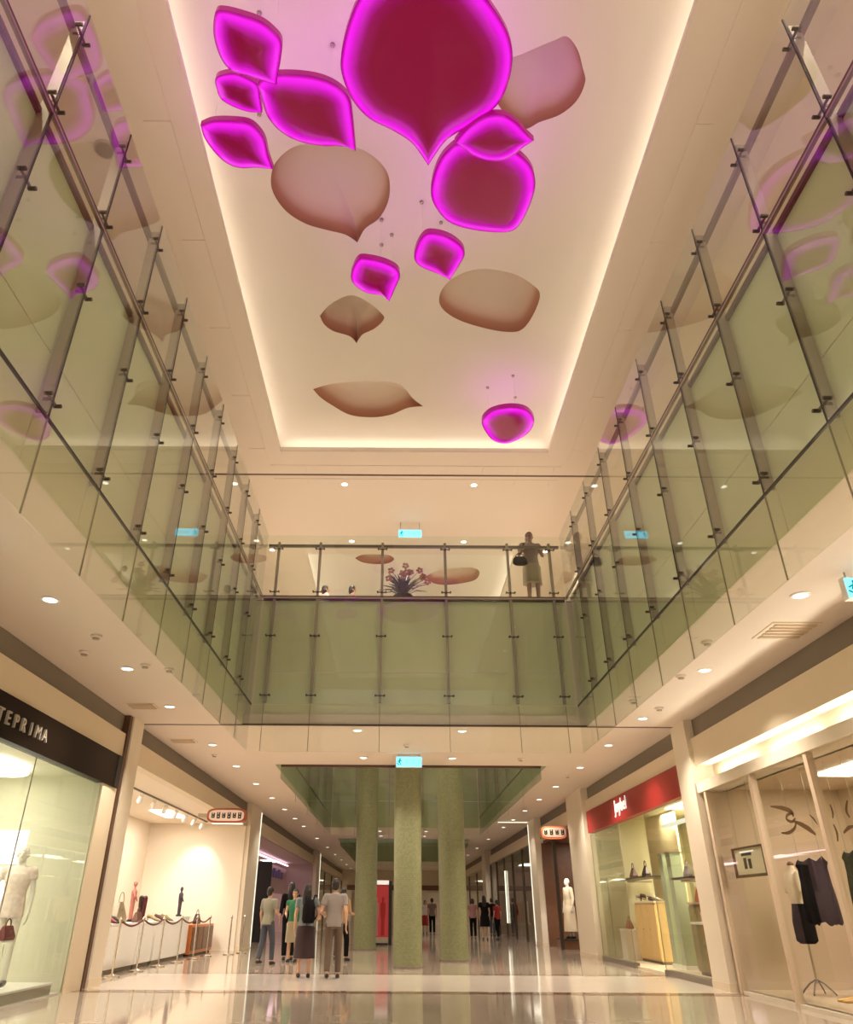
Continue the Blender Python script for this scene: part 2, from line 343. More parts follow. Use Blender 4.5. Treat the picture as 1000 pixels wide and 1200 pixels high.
# ================================================================== GLASS BALUSTRADES with posts, spiders, fascia panels
# spider: bar along the local X axis, clamps at its ends, pin to the post behind
sp = MB().box(-0.10, 0.10, -0.009, 0.009, -0.010, 0.010).box(-0.016, 0.016, -0.015, 0.07, -0.016, 0.016)
for sx in (-0.09, 0.09): sp.cyl((sx, -0.045, 0), (sx, 0.02, 0), 0.018, n=8)
spi = sp.build('spider', 'dsteel', None, local=True); spi_me = spi.data; bpy.data.objects.remove(spi)
def R(me, rz): 
    m2 = me.copy(); m2.transform(Matrix.Rotation(rz, 4, 'Z')); return m2
SPI = {0: spi_me, 1: R(spi_me, math.pi / 2), -1: R(spi_me, -math.pi / 2)}
SPZ = (8.12, 7.10, 6.12, 4.88)
def balustrade(axis, pos, side, joints, label, zs=True, tiers=None, fasc='fascia', post='fin', detail=True):
    """axis 'y': runs along Y at x = pos, walkway on `side`; axis 'x': runs along X at y = pos."""
    a0, a1 = joints[0], joints[-1]
    loc = (pos, a0, ZS) if axis == 'y' else (a0, pos, ZS)
    t = thing('glass_balustrade', loc, label, 'balustrade')
    def bx(name, m, d0, d1, s0, s1, z0, z1):       # d = depth behind the glass, s = run
        if axis == 'y': return box(name, m, t, pos + side * d0, pos + side * d1, s0, s1, z0, z1)
        return box(name, m, t, s0, s1, pos + side * d0, pos + side * d1, z0, z1)
    tiers = tiers or ((ZS, ZK - 0.012, 'cglass'), (ZK + 0.012, ZF - 0.03, 'glass'), (ZF + 0.03, 8.44, 'glass'))
    for i in range(len(joints) - 1):
        for z0, z1, g in tiers:
            p = bx('glass_panel', g, 0, 0.015, joints[i] + 0.006, joints[i + 1] - 0.006, z0, z1)
        for z0, z1 in ((ZC + (0.22 if axis == 'x' and detail else 0.0), 5.36), (5.385, ZF - 0.02)):
            bx('fascia_panel', fasc, 0.14, 0.155, joints[i] + 0.004, joints[i + 1] - 0.004, z0, z1)
    for a, b in zip(joints[:-1], joints[1:]):
        if tiers[0][0] < ZC and axis == 'y': bx('joint_gasket', 'gasket', 0.0, 0.02, a, b, ZK - 0.012, ZK + 0.012)
        bx('edge_channel', 'steel', 0.0, 0.035, a, b, ZF - 0.03, ZF + 0.0)
        bx('edge_channel', 'dsteel', 0.0, 0.028, a, b, ZF, ZF + 0.028)
    bx('floor_edge', 'dsteel', 0.10, 0.16, a0, a1, ZF - 0.04, ZF + 0.02)
    for i, j in enumerate(joints):
        if i and i < len(joints) - 1 and tiers[0][0] < ZC: bx('curtain_joint', 'seal', 0.001, 0.014, j - 0.005, j + 0.005, ZS, ZK)
        if i in (0, len(joints) - 1): continue
        if axis == 'y': po = bx('post', post, 0.022, 0.125, j - 0.012, j + 0.012, 4.75, 8.32); bx('glass_seal', 'black', 0.0, 0.013, j - 0.006, j + 0.006, ZK, 8.44)
        else: po = bx('post', post, 0.05, 0.11, j - 0.028, j + 0.028, 4.75, 8.30)
        if detail:
            for z in SPZ:
                o = place(SPI[0] if axis == 'x' else SPI[-side if side else 1], 'spider', (pos + side * 0.02, j, z) if axis == 'y' else (j, pos + 0.02, z), po)
    for d0, d1, z0, z1, m in ((0.10, 0.16, ZR - 0.03, ZR + 0.03, 'rail'),): bx('hand_rail', m, d0, d1, a0, a1, z0, z1)
    return t
YJ = [3.72 + 1.19 * k for k in range(-3, 9)] + [YB]
balustrade('y', XL, -1, YJ, 'tall clear glass balustrade with steel posts above the black shop sign')
balustrade('y', XR, 1, YJ, 'tall clear glass balustrade with steel posts above the shop with lit cove')
balustrade('x', YB, 1, [XL, -2.68, -1.76, -0.38, 1.0, 2.38, 3.31, XR], 'glass balustrade and olive fascia across the front of the bridge')
ft = ((ZS + 0.2, ZF - 0.03, 'glass'), (ZF + 0.03, 8.3, 'glass'))
J2 = [YB2 + 3.07 * k for k in range(6)]
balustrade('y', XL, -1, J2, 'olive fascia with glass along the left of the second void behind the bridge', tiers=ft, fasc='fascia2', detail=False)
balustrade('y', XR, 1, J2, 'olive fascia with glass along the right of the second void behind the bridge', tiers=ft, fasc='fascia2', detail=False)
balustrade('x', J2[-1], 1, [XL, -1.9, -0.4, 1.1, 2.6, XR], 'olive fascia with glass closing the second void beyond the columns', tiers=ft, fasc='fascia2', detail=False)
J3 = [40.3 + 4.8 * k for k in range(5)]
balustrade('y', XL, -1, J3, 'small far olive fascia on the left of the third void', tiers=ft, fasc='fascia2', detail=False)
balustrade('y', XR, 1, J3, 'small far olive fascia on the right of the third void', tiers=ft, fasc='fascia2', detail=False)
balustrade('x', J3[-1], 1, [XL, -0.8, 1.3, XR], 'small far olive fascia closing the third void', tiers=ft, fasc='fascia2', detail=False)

# ================================================================== COLUMNS
def column(x, y, rad, label):
    n = 24
    v = []; f = []
    for k, z in enumerate((0.0, ZF)): v += [(rad * math.cos(2 * math.pi * i / n), rad * math.sin(2 * math.pi * i / n), z) for i in range(n)]
    t = thing('mosaic_column', (x, y, 0), label, 'column', 'mosaic columns in the middle of the arcade')
    mb = MB(); mb.v = v; mb.f = [(i, (i + 1) % n, n + (i + 1) % n, n + i) for i in range(n)]
    o = mb.build('shaft', 'mosaic', t, smooth='all', local=True)
    uv = o.data.uv_layers.new(name='UVMap')
    for p in o.data.polygons:
        for li in p.loop_indices:
            vi = o.data.loops[li].vertex_index; i = vi % n
            if i == 0 and any(o.data.loops[l2].vertex_index % n == n - 1 for l2 in p.loop_indices): i = n
            uv.data[li].uv = (i / n * 2 * math.pi * rad, 0 if vi < n else ZF)
    MB().lathe([(rad + 0.012, 0), (rad + 0.012, 0.05), (rad, 0.055)], n=24).build('base_ring', 'darkband', t, local=True)
column(0.23, 18.93, 0.325, 'green mosaic column in the middle, right behind the hanging exit sign')
column(-1.05, 26.9, 0.36, 'green mosaic column standing nearest the walking couple')
column(1.44, 21.5, 0.36, 'green mosaic column nearest the red shop sign')

# ================================================================== PILLARS between shops
def pillar(y0, y1, side, label, strip=None, led=None, panel=None, proud=0.08):
    X = WL if side < 0 else WR
    t = thing('pillar', (X, (y0 + y1) / 2, 0), label, 'pillar')
    box('shaft', 'pillar', t, X + side * 0.5, X - side * proud, y0, y1, 0, ZC)
    box('plinth', 'cream', t, X + side * 0.5, X - side * (proud + 0.012), y0 - .005, y1 + .005, 0, 0.12)
    if strip: box('dark_strip', 'darkstrip', t, X + side * 0.3, X - side * (proud - 0.03), strip[0], strip[1], 0, ZC)
    if panel: box('cream_panel', 'cream', t, X + side * 0.02, X - side * (proud - 0.05), panel[0], panel[1], 0, 3.0)
    if led: box('led_line', 'led', t, X - side * (proud - 0.02), X - side * (proud + 0.015), led[0], led[1], 0.02, ZC - 0.1)
    return t
pillar(13.86, 14.45, -1, 'cream pillar with dark strip between black-signed shop and shoe shop', strip=(13.72, 13.86), panel=(13.05, 13.72))
pillar(26.3, 28.2, -1, 'cream pillar beside the oval blade sign, edged by a light line', led=(28.2, 28.3), proud=0.12)
pillar(48.2, 50.2, -1, 'far cream pillar at the end of the pink-lit shop', led=(50.2, 50.32), proud=0.2)
pillar(13.86, 14.6, 1, 'cream pillar between the lit-cove shop and the red-signed shop', proud=0.1)
pillar(22.5, 24.6, 1, 'broad cream pillar past the end of the red sign', proud=0.14)
pillar(30.4, 31.8, 1, 'cream pillar edged by a bright line past the orange sign', led=(31.8, 31.9), proud=0.2)
pillar(47.5, 49.4, 1, 'far cream pillar in front of the dark shops', proud=0.3)

# ================================================================== SHOP SHELLS
def room(w, side, y0, y1, depth, z, m, name='shop', floor=None, power=0, col=WHITE, cm=None):
    X = WL if side < 0 else WR; a, b = X + side * 0.02, X + side * depth
    w = thing('shop_interior', (X + side * depth / 2, (y0 + y1) / 2, 0), kind='structure'); tag(w, name)
    box('shop_back_wall', m, w, b, b + side * 0.1, y0, y1, 0, z)
    box('shop_side_wall', m, w, X + side * 0.02, b, y0 - 0.02, y0 + 0.05, 0, z)
    box('shop_side_wall', m, w, X + side * 0.02, b, y1 - 0.05, y1 + 0.02, 0, z)
    box('shop_ceiling', cm or m, w, X + side * 0.1, b, y0, y1, z, z + 0.08)
    if floor: box('shop_floor', floor[0], w, X + side * 0.04, b, y0 + .05, y1 - .05, 0.0, floor[1])
    if power:
        n = max(1, round((y1 - y0) / 6))
        for k in range(n):
            y = y0 + (y1 - y0) * (k + 0.5) / n; x = (a + b) / 2 + side * 0.2
            lamp('shop_lamp', 'AREA', (x, y, z - 0.06), power / n, col, w, size=0.9, sy=min(4.0, (y1 - y0) / n * 0.7))
            box('light_panel', 'panel_light', w, x - 0.3, x + 0.3, y - 0.9, y + 0.9, z - 0.03, z - 0.005)
for w, side, segs in ((wl, -1, ((-2, 13.72), (14.45, 26.3), (28.3, 48.2), (50.3, YEND))), (wr, 1, ((-2, 13.86), (14.6, 22.5), (24.6, 30.4), (31.95, 47.5), (49.4, YEND)))):
    X = WL if side < 0 else WR
    for a, b in segs: box('bulkhead', 'cream', w, X + side * 0.2, X - side * 0.02, a, b, 3.46 if (side > 0 and a < 0) else 3.55, 3.95)
SI1 = room(wl, -1, -2, 13.1, 2.9, 3.1, 'greenwhite', 'pale green interior of the black-signed shop', floor=('white', 0.02), power=150, col=(1.0, 0.97, 0.82))
room(wl, -1, 14.45, 26.3, 3.2, 3.62, 'offwhite', 'bright cream interior of the shoe shop', power=170, col=(1.0, 0.87, 0.72))
room(wl, -1, 28.3, 48.2, 4.0, 3.5, mat('pink_plaster', (0.58, 0.44, 0.44), 0.6), 'pink-lit shop interior', power=80, col=(1.0, 0.74, 0.76))
room(wl, -1, 50.3, YEND, 3.0, 3.4, 'tan', 'far tan shop interior past the pink shop', power=150, col=WARM)
room(wr, 1, -2, 13.8, 2.4, 3.05, 'tan', 'tan interior of the lit-cove shop', floor=('tan', 0.05), power=150, col=(1.0, 0.85, 0.68))
room(wr, 1, 14.6, 22.5, 2.6, 3.4, mat('yellow_green_plaster', (0.66, 0.62, 0.42), 0.6), 'yellow-green interior of the red-signed shop', floor=('cream', 0.04), power=240, col=(1.0, 0.93, 0.70))
room(wr, 1, 24.6, 30.4, 3.0, 3.4, 'dwood', 'dark wood interior past the broad pillar', power=60, col=WARM)
room(wr, 1, 31.95, 47.5, 3.0, 3.4, mat('mauve_wall', (0.22, 0.15, 0.14), 0.5), 'far dark shop interior', power=90, col=(1.0, 0.80, 0.68))
room(wr, 1, 49.4, YEND, 3.0, 3.4, 'tan', 'far tan shop interior past the last pillar', power=120, col=WARM)

# shop windows: the setting's glazing, each pane a piece
nwin = 0
def window(side, joints, z0, z1, label, frame=None, fw=0.05, skip=(), g='sglass', base=None):
    global nwin; nwin += 1
    X = WL if side < 0 else WR
    t = thing('window_%d' % nwin, (X, joints[0], 0), kind='structure'); tag(t, label)
    for i in range(len(joints) - 1):
        if i in skip: continue
        box('pane', g, t, X, X + side * 0.012, joints[i] + 0.008, joints[i + 1] - 0.008, z0, z1)
        if base: box('sill', base[0], t, X - side * 0.03, X + side * 0.1, joints[i], joints[i + 1], 0, base[1])
    for j in joints:
        if frame: box('mullion', frame, t, X - side * 0.045, X + side * 0.05, j - fw / 2, j + fw / 2, 0, z1)
        else: box('pane_joint', 'steel', t, X + side * 0.001, X + side * 0.011, j - 0.008, j + 0.008, z0, z1)
    return t
window(-1, [0.55, 3.05, 5.55, 8.05, 10.55, 13.05], 0.02, 2.98, 'frameless glass shop window under the black sign')
window(1, [1.3, 3.05, 4.8, 6.53, 8.28, 10.03, 11.78, 13.6], 0.05, 3.0, 'shop window with bronze mullions under the lit cove', frame='tan', fw=0.09, base=('pillar', 0.05))
window(1, [14.7, 17.35, 19.5, 22.45], 0.10, 3.05, 'glass shop window under the red sign', skip=(1,), base=('darkband', 0.10))
window(1, [32.1, 35.2, 38.3, 41.4, 44.5, 47.4], 0.05, 3.5, 'far dark shop window past the bright line', frame='dsteel', fw=0.08)
window(-1, [50.5, 56, 62, 68, 73], 0.05, 3.4, 'far shop window past the pink-lit shop', frame='dsteel', fw=0.1)
window(1, [49.6, 56, 62, 68, 73], 0.05, 3.4, 'far shop window beyond the last pillar', frame='dsteel', fw=0.1)

# lit cove above the right-hand shop window
box('cove_back', 'cream', wr, WR + 0.30, WR + 0.36, 0, 13.86, 3.0, 3.55)
box('cove_shelf', 'pillar', wr, WR - 0.06, WR + 0.36, 0, 13.86, 3.0, 3.14)
box('cove_lip', 'pillar', wr, WR - 0.06, WR - 0.03, 0, 13.86, 3.14, 3.17)
for k in range(7):
    box('cove_lamp', emis('cove_lamp_%d' % k, (1.0, 0.92, 0.74), 34.0), wr, WR + 0.10, WR + 0.16, k * 1.98 + 0.1, k * 1.98 + 1.7, 3.145, 3.165)

# ================================================================== SIGNS
def glyphs(text, size, depth, place_f, m, parent, pitch=None, name='letter', sx=1.0):
    """one raised letter mesh per character; place_f(x, y, d) -> world point (x along the line, y up, d out of the sign)"""
    x = 0.0
    for ch in text:
        cu = bpy.data.curves.new('glyph', 'FONT'); cu.body = ch; cu.size = size; cu.extrude = depth / 2; cu.resolution_u = 3
        ob = bpy.data.objects.new('glyph', cu); C.objects.link(ob)
        dg = bpy.context.evaluated_depsgraph_get(); me = bpy.data.meshes.new_from_object(ob.evaluated_get(dg))
        bpy.data.objects.remove(ob)
        if len(me.vertices):
            xs = [v.co.x for v in me.vertices]; x0, x1 = min(xs), max(xs)
            mb = MB()
            q0 = x + (pitch - (x1 - x0) * sx) / 2 if pitch else x
            mb.v = [tuple(place_f(q0 + (v.co.x - x0) * sx, v.co.y, v.co.z + depth / 2)) for v in me.vertices]; mb.f = [tuple(p.vertices) for p in me.polygons]
            mb.build(name, m, parent)
            x += pitch if pitch else (x1 - x0) * sx + size * 0.10
        else: x += size * 0.3
    return x
t = thing('shop_sign', (WL, 9, 2.98), 'black shop sign with silver capital letters', 'sign')
box('sign_box', 'signblack', t, WL - 0.1, WL + 0.06, 1.0, 13.66, 3.0, 3.53)
box('sign_end', 'black', t, WL - 0.1, WL + 0.075, 13.45, 13.66, 3.0, 3.53)
glyphs('ANTEPRIMA', 0.24, 0.03, lambda x, y, d: Vector((WL + 0.06 + d, 8.63 + x, 3.17 + y)), 'letter', t, pitch=0.215)
t = thing('shop_sign', (WR, 18.5, 3.05), 'red shop sign with white script lettering', 'sign')
box('sign_box', 'red', t, WR - 0.07, WR + 0.1, 14.65, 22.35, 3.06, 3.62)
glyphs('Joybel', 0.42, 0.02, lambda x, y, d: Vector((WR - 0.07 - d, 19.35 - x, 3.26 + y)), 'signwhite', t, sx=0.95)

def blade_sign(loc, w, h, label, frame_m, n, arm, led=False):
    x, y, z = loc
    t = thing('blade_sign', loc, label, 'sign')
    pts = []
    N = 40
    for i in range(N):
        a = 2 * math.pi * i / N; ca, sa = math.cos(a), math.sin(a)
        pts.append((w / 2 * abs(ca) ** 0.45 * (1 if ca > 0 else -1), h / 2 * abs(sa) ** 0.6 * (1 if sa > 0 else -1)))
    MB().prism(pts, lambda a, b, k: (x + a, y - 0.09 + 0.18 * k, z + h / 2 + b)).build('frame', frame_m, t, smooth=True)
    MB().prism(pts, lambda a, b, k: (x + a * 0.90, y - 0.10 + 0.20 * k, z + h / 2 + b * 0.74)).build('face', mat('sign_face', (0.72, 0.56, 0.44), 0.4, emit=(0.8, 0.6, 0.45), es=0.25), t, smooth=True)
    if led: box('light_strip', 'led', t, x - w * 0.36, x + w * 0.42, y - 0.07, y + 0.07, z - 0.02, z + 0.0)
    for k in range(n):
        cx = x - w * 0.34 + w * 0.68 * k / max(1, n - 1); r = w * 0.30 / n
        mb = MB(); hh = h * (0.17 + 0.04 * (k % 2))
        mb.box(cx - r * .8, cx + r * .8, y - 0.112, y - 0.098, z + h / 2 - hh, z + h / 2 - hh + r * .5).box(cx - r * .8, cx - r * .3, y - 0.112, y - 0.098, z + h / 2 - hh, z + h / 2 + hh)
        mb.box(cx + r * .2, cx + r * .8, y - 0.112, y - 0.098, z + h / 2 - hh, z + h / 2 + hh).box(cx - r * .8, cx + r * .8, y - 0.112, y - 0.098, z + h / 2 - r * .2, z + h / 2 + r * .4)
        mb.build('mark', 'black', t)
    box('bracket', 'steel', t, x + (w / 2 - 0.06) * arm, x + (w / 2 + 0.25) * arm, y - 0.03, y + 0.03, z + h / 2 - 0.05, z + h / 2 + 0.05)
    return t
blade_sign((-4.50, 20.6, 3.10), 1.02, 0.36, 'oval blade sign with red edge and dark lettering on the shoe shop front', mat('sign_red_frame', (0.42, 0.10, 0.05), 0.4), 6, -1, led=True)
blade_sign((5.02, 25.5, 3.16), 0.80, 0.38, 'orange-framed blade sign hung at the entrance past the broad pillar', mat('sign_orange_frame', (0.70, 0.16, 0.07), 0.4, emit=(0.8, 0.2, 0.08), es=0.3), 4, 1)

def exit_sign(x, y, z, w, h, label, ceil):
    t = thing('exit_sign', (x, y, z), label, 'sign')
    box('housing', 'white', t, x - w / 2, x + w / 2, y, y + 0.08, z, z + h)
    box('lit_face', 'cyan', t, x - w / 2 + 0.012, x + w / 2 - 0.012, y - 0.012, y, z + 0.012, z + h - 0.012)
    m = MB(); cx = x - w * 0.36; q = h / 2 + z; Y0, Y1 = y - 0.018, y - 0.012                   # running figure
    m.sphere((cx + 0.01, y - 0.014, q + h * 0.27), (h * 0.08, 0.004, h * 0.08), 8, 6)
    ry = lambda a: Matrix.Rotation(a, 3, 'Y')
    for c, s, a in (((cx, y - 0.015, q + h * 0.05), (h * .14, .005, h * .34), 0.35), ((cx + h * .12, y - 0.015, q + h * .08), (h * .26, .005, h * .07), 0.3), ((cx - h * .13, y - 0.015, q + h * .06), (h * .24, .005, h * .07), -0.5),
                    ((cx + h * .08, y - 0.015, q - h * .2), (h * .08, .005, h * .30), -0.5), ((cx - h * .14, y - 0.015, q - h * .22), (h * .30, .005, h * .08), 0.5)): m.obox(c, s, ry(a))
    m.build('emblem', 'exitgreen', t)
    for k in range(5):
        bx = x - w * 0.08 + k * w * 0.105
        MB().box(bx, bx + w * 0.07, Y0, Y1, q - h * .16, q - h * .10).box(bx, bx + w * .02, Y0, Y1, q - h * .16, q + h * .16).box(bx, bx + w * .07, Y0, Y1, q + h * .1, q + h * .16).build('mark', 'exitgrey', t)
    for s in (-1, 1): MB().cyl((x + s * w * 0.4, y + 0.04, z + h), (x + s * w * 0.4, y + 0.04, ceil), 0.008, n=6).build('hanger', 'steel', t)
exit_sign(0.24, 17.4, 4.0, 0.60, 0.24, 'cyan and white lit exit sign hanging under the bridge', ZC)
exit_sign(0.29, 18.6, 10.50, 0.68, 0.25, 'cyan and white lit exit sign under the upper ceiling', ZU)
exit_sign(-5.0 + 0.55, 6.6, 3.98, 0.60, 0.24, 'cyan and white lit exit sign beside the glass over the black-signed shop', ZC)
exit_sign(4.95, 7.0, 3.98, 0.60, 0.24, 'cyan and white lit exit sign beside the glass over the lit-cove shop', ZC)

# ================================================================== CEILING FITTINGS
LENS = MB().lathe([(0.075, 0), (0.075, 0.012)], n=16).build('lens', 'lens', None, local=True); LENS_ME = LENS.data; bpy.data.objects.remove(LENS)
RING = MB().lathe([(0.105, 0.0), (0.11, -0.012), (0.085, -0.016), (0.078, 0.0)], n=16).build('trim_ring', 'white', None, local=True, smooth=True); RING_ME = RING.data; bpy.data.objects.remove(RING)
def downlight(x, y, z, label, group, power, cone=2.0):
    t = thing('downlight', (x, y, z), label, 'downlight', group)
    place(RING_ME, 'trim_ring', (x, y, z), t); place(LENS_ME, 'lens', (x, y, z - 0.014), t)
    if power: lamp('bulb', 'SPOT', (x, y, z - 0.05), power, WARM, t, size=0.08, cone=cone, blend=0.8)
ORD = 'first second third fourth fifth sixth seventh eighth ninth tenth eleventh twelfth thirteenth fourteenth fifteenth'.split()
def aisle_label(y, ys, pil, before, after):
    n = sorted([q for q in ys if (q < 14.0) == (y < 14.0)], key=lambda q: abs(q - 14.0)).index(y)
    return '%s recessed downlight from %s, %s' % (ORD[n], pil, before if y < 14.0 else after)
YSL = (-3.5, -0.5, 2.4, 5.2, 7.93, 10.69, 13.0, 16.4, 19.1, 22, 25, 28, 31, 34, 40, 46, 52, 58, 64, 70); YSR = (-3.5, -0.5, 2.2, 5.0, 7.66, 10.6, 13.7, 16.2, 19.0, 22.2, 25, 28, 31, 34, 40, 46, 52, 58, 64, 70)
PL = 260
for y in YSL: downlight(-4.08, y, ZC, aisle_label(y, YSL, 'the dark-strip pillar', 'over the black-signed shop front', 'over the shoe shop front and beyond'), 'downlights along one side aisle', PL if y < 24 else PL * .4)
for y in YSR: downlight(4.55, y, ZC, aisle_label(y, YSR, 'the pillar before the red sign', 'over the lit-cove shop front', 'over the red sign and beyond'), 'downlights along the other side aisle', PL if y < 24 else PL * .4)
for x in (-0.83, 1.27):
    for y in (14.87, 17.85): downlight(x, y, ZC, 'recessed downlight under the bridge, %s edge, toward the %s' % ('front' if y < 16 else 'back', 'shoe shop' if x < 0 else 'red sign'), 'downlights under the bridge', PL * 0.8)
    for y in (36, 38.5): downlight(x, y, ZC, 'small far downlight under the second bridge', 'downlights under the second bridge', PL * .5)
for x in (-1.47, 1.95):
    for y in (16.48, 19.86): downlight(x, y, ZU, 'upper ceiling downlight %s the exit sign, toward the %s' % ('before' if y < 18 else 'just behind', 'shoe shop side' if x < 0 else 'person at the rail'), 'downlights over the bridge', 500)
for X in (-4.3, 4.9):
    for y in (-5, -2, 1, 20, 24, 28, 32): downlight(X * .93, y + 0.5, ZU, 'round recessed downlight in the upper ceiling over a gallery', 'downlights over the galleries', 420)

def disc(name, x, y, z, r, label, cat, m='fin', group=None):
    t = thing(name, (x, y, z), label, cat, group)
    MB().lathe([(r, 0), (r * 0.96, -0.03), (r * 0.8, -0.035)], (x, y, z), n=20).build('rim', m, t, smooth=True)
    MB().lathe([(r * 0.78, -0.036), (r * 0.5, -0.05), (r * 0.1, -0.055)], (x, y, z), n=20).build('grille', 'darkband', t, smooth=True)
disc('ceiling_speaker', -4.41, 6.85, ZU, 0.16, 'round dark speaker in the upper ceiling behind the glass', 'speaker')
SPR = [(U_, ZC) for U_ in ((-4.42, 9.9), (-3.75, 10.5), (-4.0, 9.2), (-3.45, 10.7), (-4.56, 6.5), (4.1, 9.3), (4.3, 10.9), (4.0, 12.4), (4.6, 12.9), (0.18, 16.34), (2.9, 17.9), (4.5, 20.3), (-4.3, 17.6))]
for (x, y), z in SPR:
    t = thing('smoke_detector', (x, y, z), 'small round detector on the lower ceiling', 'detector', 'detectors on the lower ceiling')
    MB().lathe([(0.075, 0), (0.075, -0.02), (0.05, -0.04)], (x, y, z), n=14).build('base', 'soffit', t, smooth=True)
    MB().lathe([(0.045, -0.04), (0.045, -0.055), (0.01, -0.06)], (x, y, z), n=12).build('sensor', 'fin', t, smooth=True)
def vent(x, y, z, w, l, label, open_=False):
    t = thing('ceiling_vent', (x, y, z), label, 'vent', None)
    MB().box(x - w / 2, x + w / 2, y - l / 2, y + l / 2, z - 0.012, z).build('frame', 'cream', t)
    for k in range(5):
        yy = y - l * 0.36 + l * 0.18 * k
        box('slat', 'amber' if False else 'tan', t, x - w * 0.42, x + w * 0.42, yy - l * 0.05, yy + l * 0.05, z - 0.03, z - 0.012)
vent(4.95, 8.85, ZC, 0.62, 0.62, 'square ceiling hatch with tan slats over the lit-cove shop')
vent(-4.56, 12.98, ZC, 0.5, 0.35, 'tan slatted vent by the pillar dark strip')
vent(-4.62, 16.0, ZC, 0.55, 0.35, 'tan slatted vent over the shoe shop entrance')

# ================================================================== HANGING MAGENTA PETAL LAMPS
def ramp_emis(name):
    m = bpy.data.materials.new(name); m.use_nodes = True; nt = m.node_tree; b = nt.nodes['Principled BSDF']
    b.inputs['Roughness'].default_value = 0.12; b.inputs['Coat Weight'].default_value = 0.0
    at = nt.nodes.new('ShaderNodeAttribute'); at.attribute_name = 'edge'
    def rr(stops):
        r = nt.nodes.new('ShaderNodeValToRGB'); e = r.color_ramp.elements
        e[0].position, e[0].color = stops[0][0], (*stops[0][1], 1); e[1].position, e[1].color = stops[-1][0], (*stops[-1][1], 1)
        for p, c in stops[1:-1]: x = e.new(p); x.color = (*c, 1)
        nt.links.new(at.outputs['Fac'], r.inputs['Fac']); return r
    em = rr([(0.0, (.20, .0, .12)), (0.06, (.50, .0, .36)), (0.13, (.88, .012, .86)), (0.24, (.80, .008, .78)), (0.42, (.48, .003, .38)), (0.65, (.23, .0, .09)), (1.0, (.16, .0, .025))])
    nt.links.new(em.outputs['Color'], b.inputs['Emission Color']); b.inputs['Emission Strength'].default_value = 0.80
    b.inputs['Base Color'].default_value = (0.10, 0.002, 0.02, 1); b.inputs['Specular IOR Level'].default_value = 0.3
    return m
M['petal'] = ramp_emis('petal_acrylic')
M['petal_side'] = mat('petal_side', (0.25, 0.0, 0.10), 0.3, emit=(0.30, 0.0, 0.16), es=0.5)
Z6, Z7, Z8 = (220, 0, .24), (460, 60, .24), (340, 260, .32)
PET = [
 (zpx([(135, 62), (180, 50), (280, 75), (360, 105), (420, 150), (460, 205), (455, 290), (440, 370), (435, 415), (380, 400), (300, 375), (220, 350), (170, 300), (140, 230), (125, 150)], *Z6), {8}, 10.15, 'magenta glowing petal lamp with squarish top and one corner tip, above two smaller ones'),
 (zpx([(135, 385), (165, 365), (230, 358), (300, 385), (345, 420), (355, 480), (365, 550), (290, 545), (210, 515), (160, 480), (140, 430)], *Z6), {6}, 10.42, 'small oval magenta petal lamp tucked behind two larger petals'),
 (zpx([(340, 410), (375, 378), (440, 362), (560, 365), (660, 385), (740, 425), (790, 480), (805, 560), (822, 737), (760, 715), (650, 712), (540, 690), (450, 640), (390, 570), (365, 500), (348, 440)], *Z6), {8}, 10.30, 'large leaf-shaped magenta petal lamp overlapping the tan ceiling hollow'),
 (zpx([(62, 612), (120, 590), (220, 588), (300, 600), (350, 640), (380, 690), (395, 760), (418, 827), (340, 820), (250, 820), (180, 790), (120, 730), (80, 670)], *Z6), {0, 7}, 10.32, 'leaf-shaped magenta petal lamp beside the edge of the lit recess'),
 ([(400, 64), (401, 88), (413, 117), (433, 139), (462, 154), (484, 169), (502, 194), (519, 169), (532, 158), (558, 143), (583, 123), (596, 97), (601, 66), (596, 40), (583, 16), (565, -8), (540, -32), (500, -46), (458, -36), (425, -8), (409, 26)], {6}, 10.20, 'very large crimson teardrop petal lamp with magenta rim'),
 (zpx([(305, 445), (350, 390), (420, 335), (480, 310), (550, 312), (610, 350), (650, 395), (692, 435), (640, 470), (590, 510), (530, 535), (460, 535), (390, 510), (345, 475)], *Z7), {0, 7}, 10.12, 'small almond-shaped magenta petal lamp overlapping a rounded one'),
 (zpx([(300, 455), (245, 510), (205, 590), (188, 690), (210, 760), (270, 830), (360, 865), (470, 882), (570, 882), (620, 850), (665, 770), (695, 680), (695, 610), (670, 550), (610, 495), (520, 450), (400, 430)], *Z7), {0}, 10.30, 'large rounded crimson petal lamp with magenta rim, half under an almond-shaped one'),
 (zpx([(460, 100), (480, 60), (510, 40), (570, 50), (620, 80), (640, 115), (620, 160), (585, 213), (540, 190), (480, 165), (456, 138)], *Z8), {7}, 10.25, 'small magenta petal lamp with its tip touching the broad tan hollow'),
 (zpx([(226, 180), (245, 142), (270, 132), (340, 145), (390, 170), (403, 200), (385, 245), (365, 292), (340, 272), (280, 260), (240, 235), (224, 210)], *Z8), {7}, 10.28, 'small magenta petal lamp above the pointed tan hollow'),
 (zpx([(703, 740), (720, 705), (760, 685), (820, 678), (870, 690), (895, 725), (880, 765), (840, 795), (790, 812), (740, 797)], *Z8), set(), 10.40, 'lone rounded magenta petal lamp near the recess corner with violet glow above'),
]
def inside(p, poly):
    r = False
    for i in range(len(poly)):
        a, b = poly[i - 1], poly[i]
        if (a.y > p.y) != (b.y > p.y) and p.x < (b.x - a.x) * (p.y - a.y) / (b.y - a.y) + a.x: r = not r
    return r
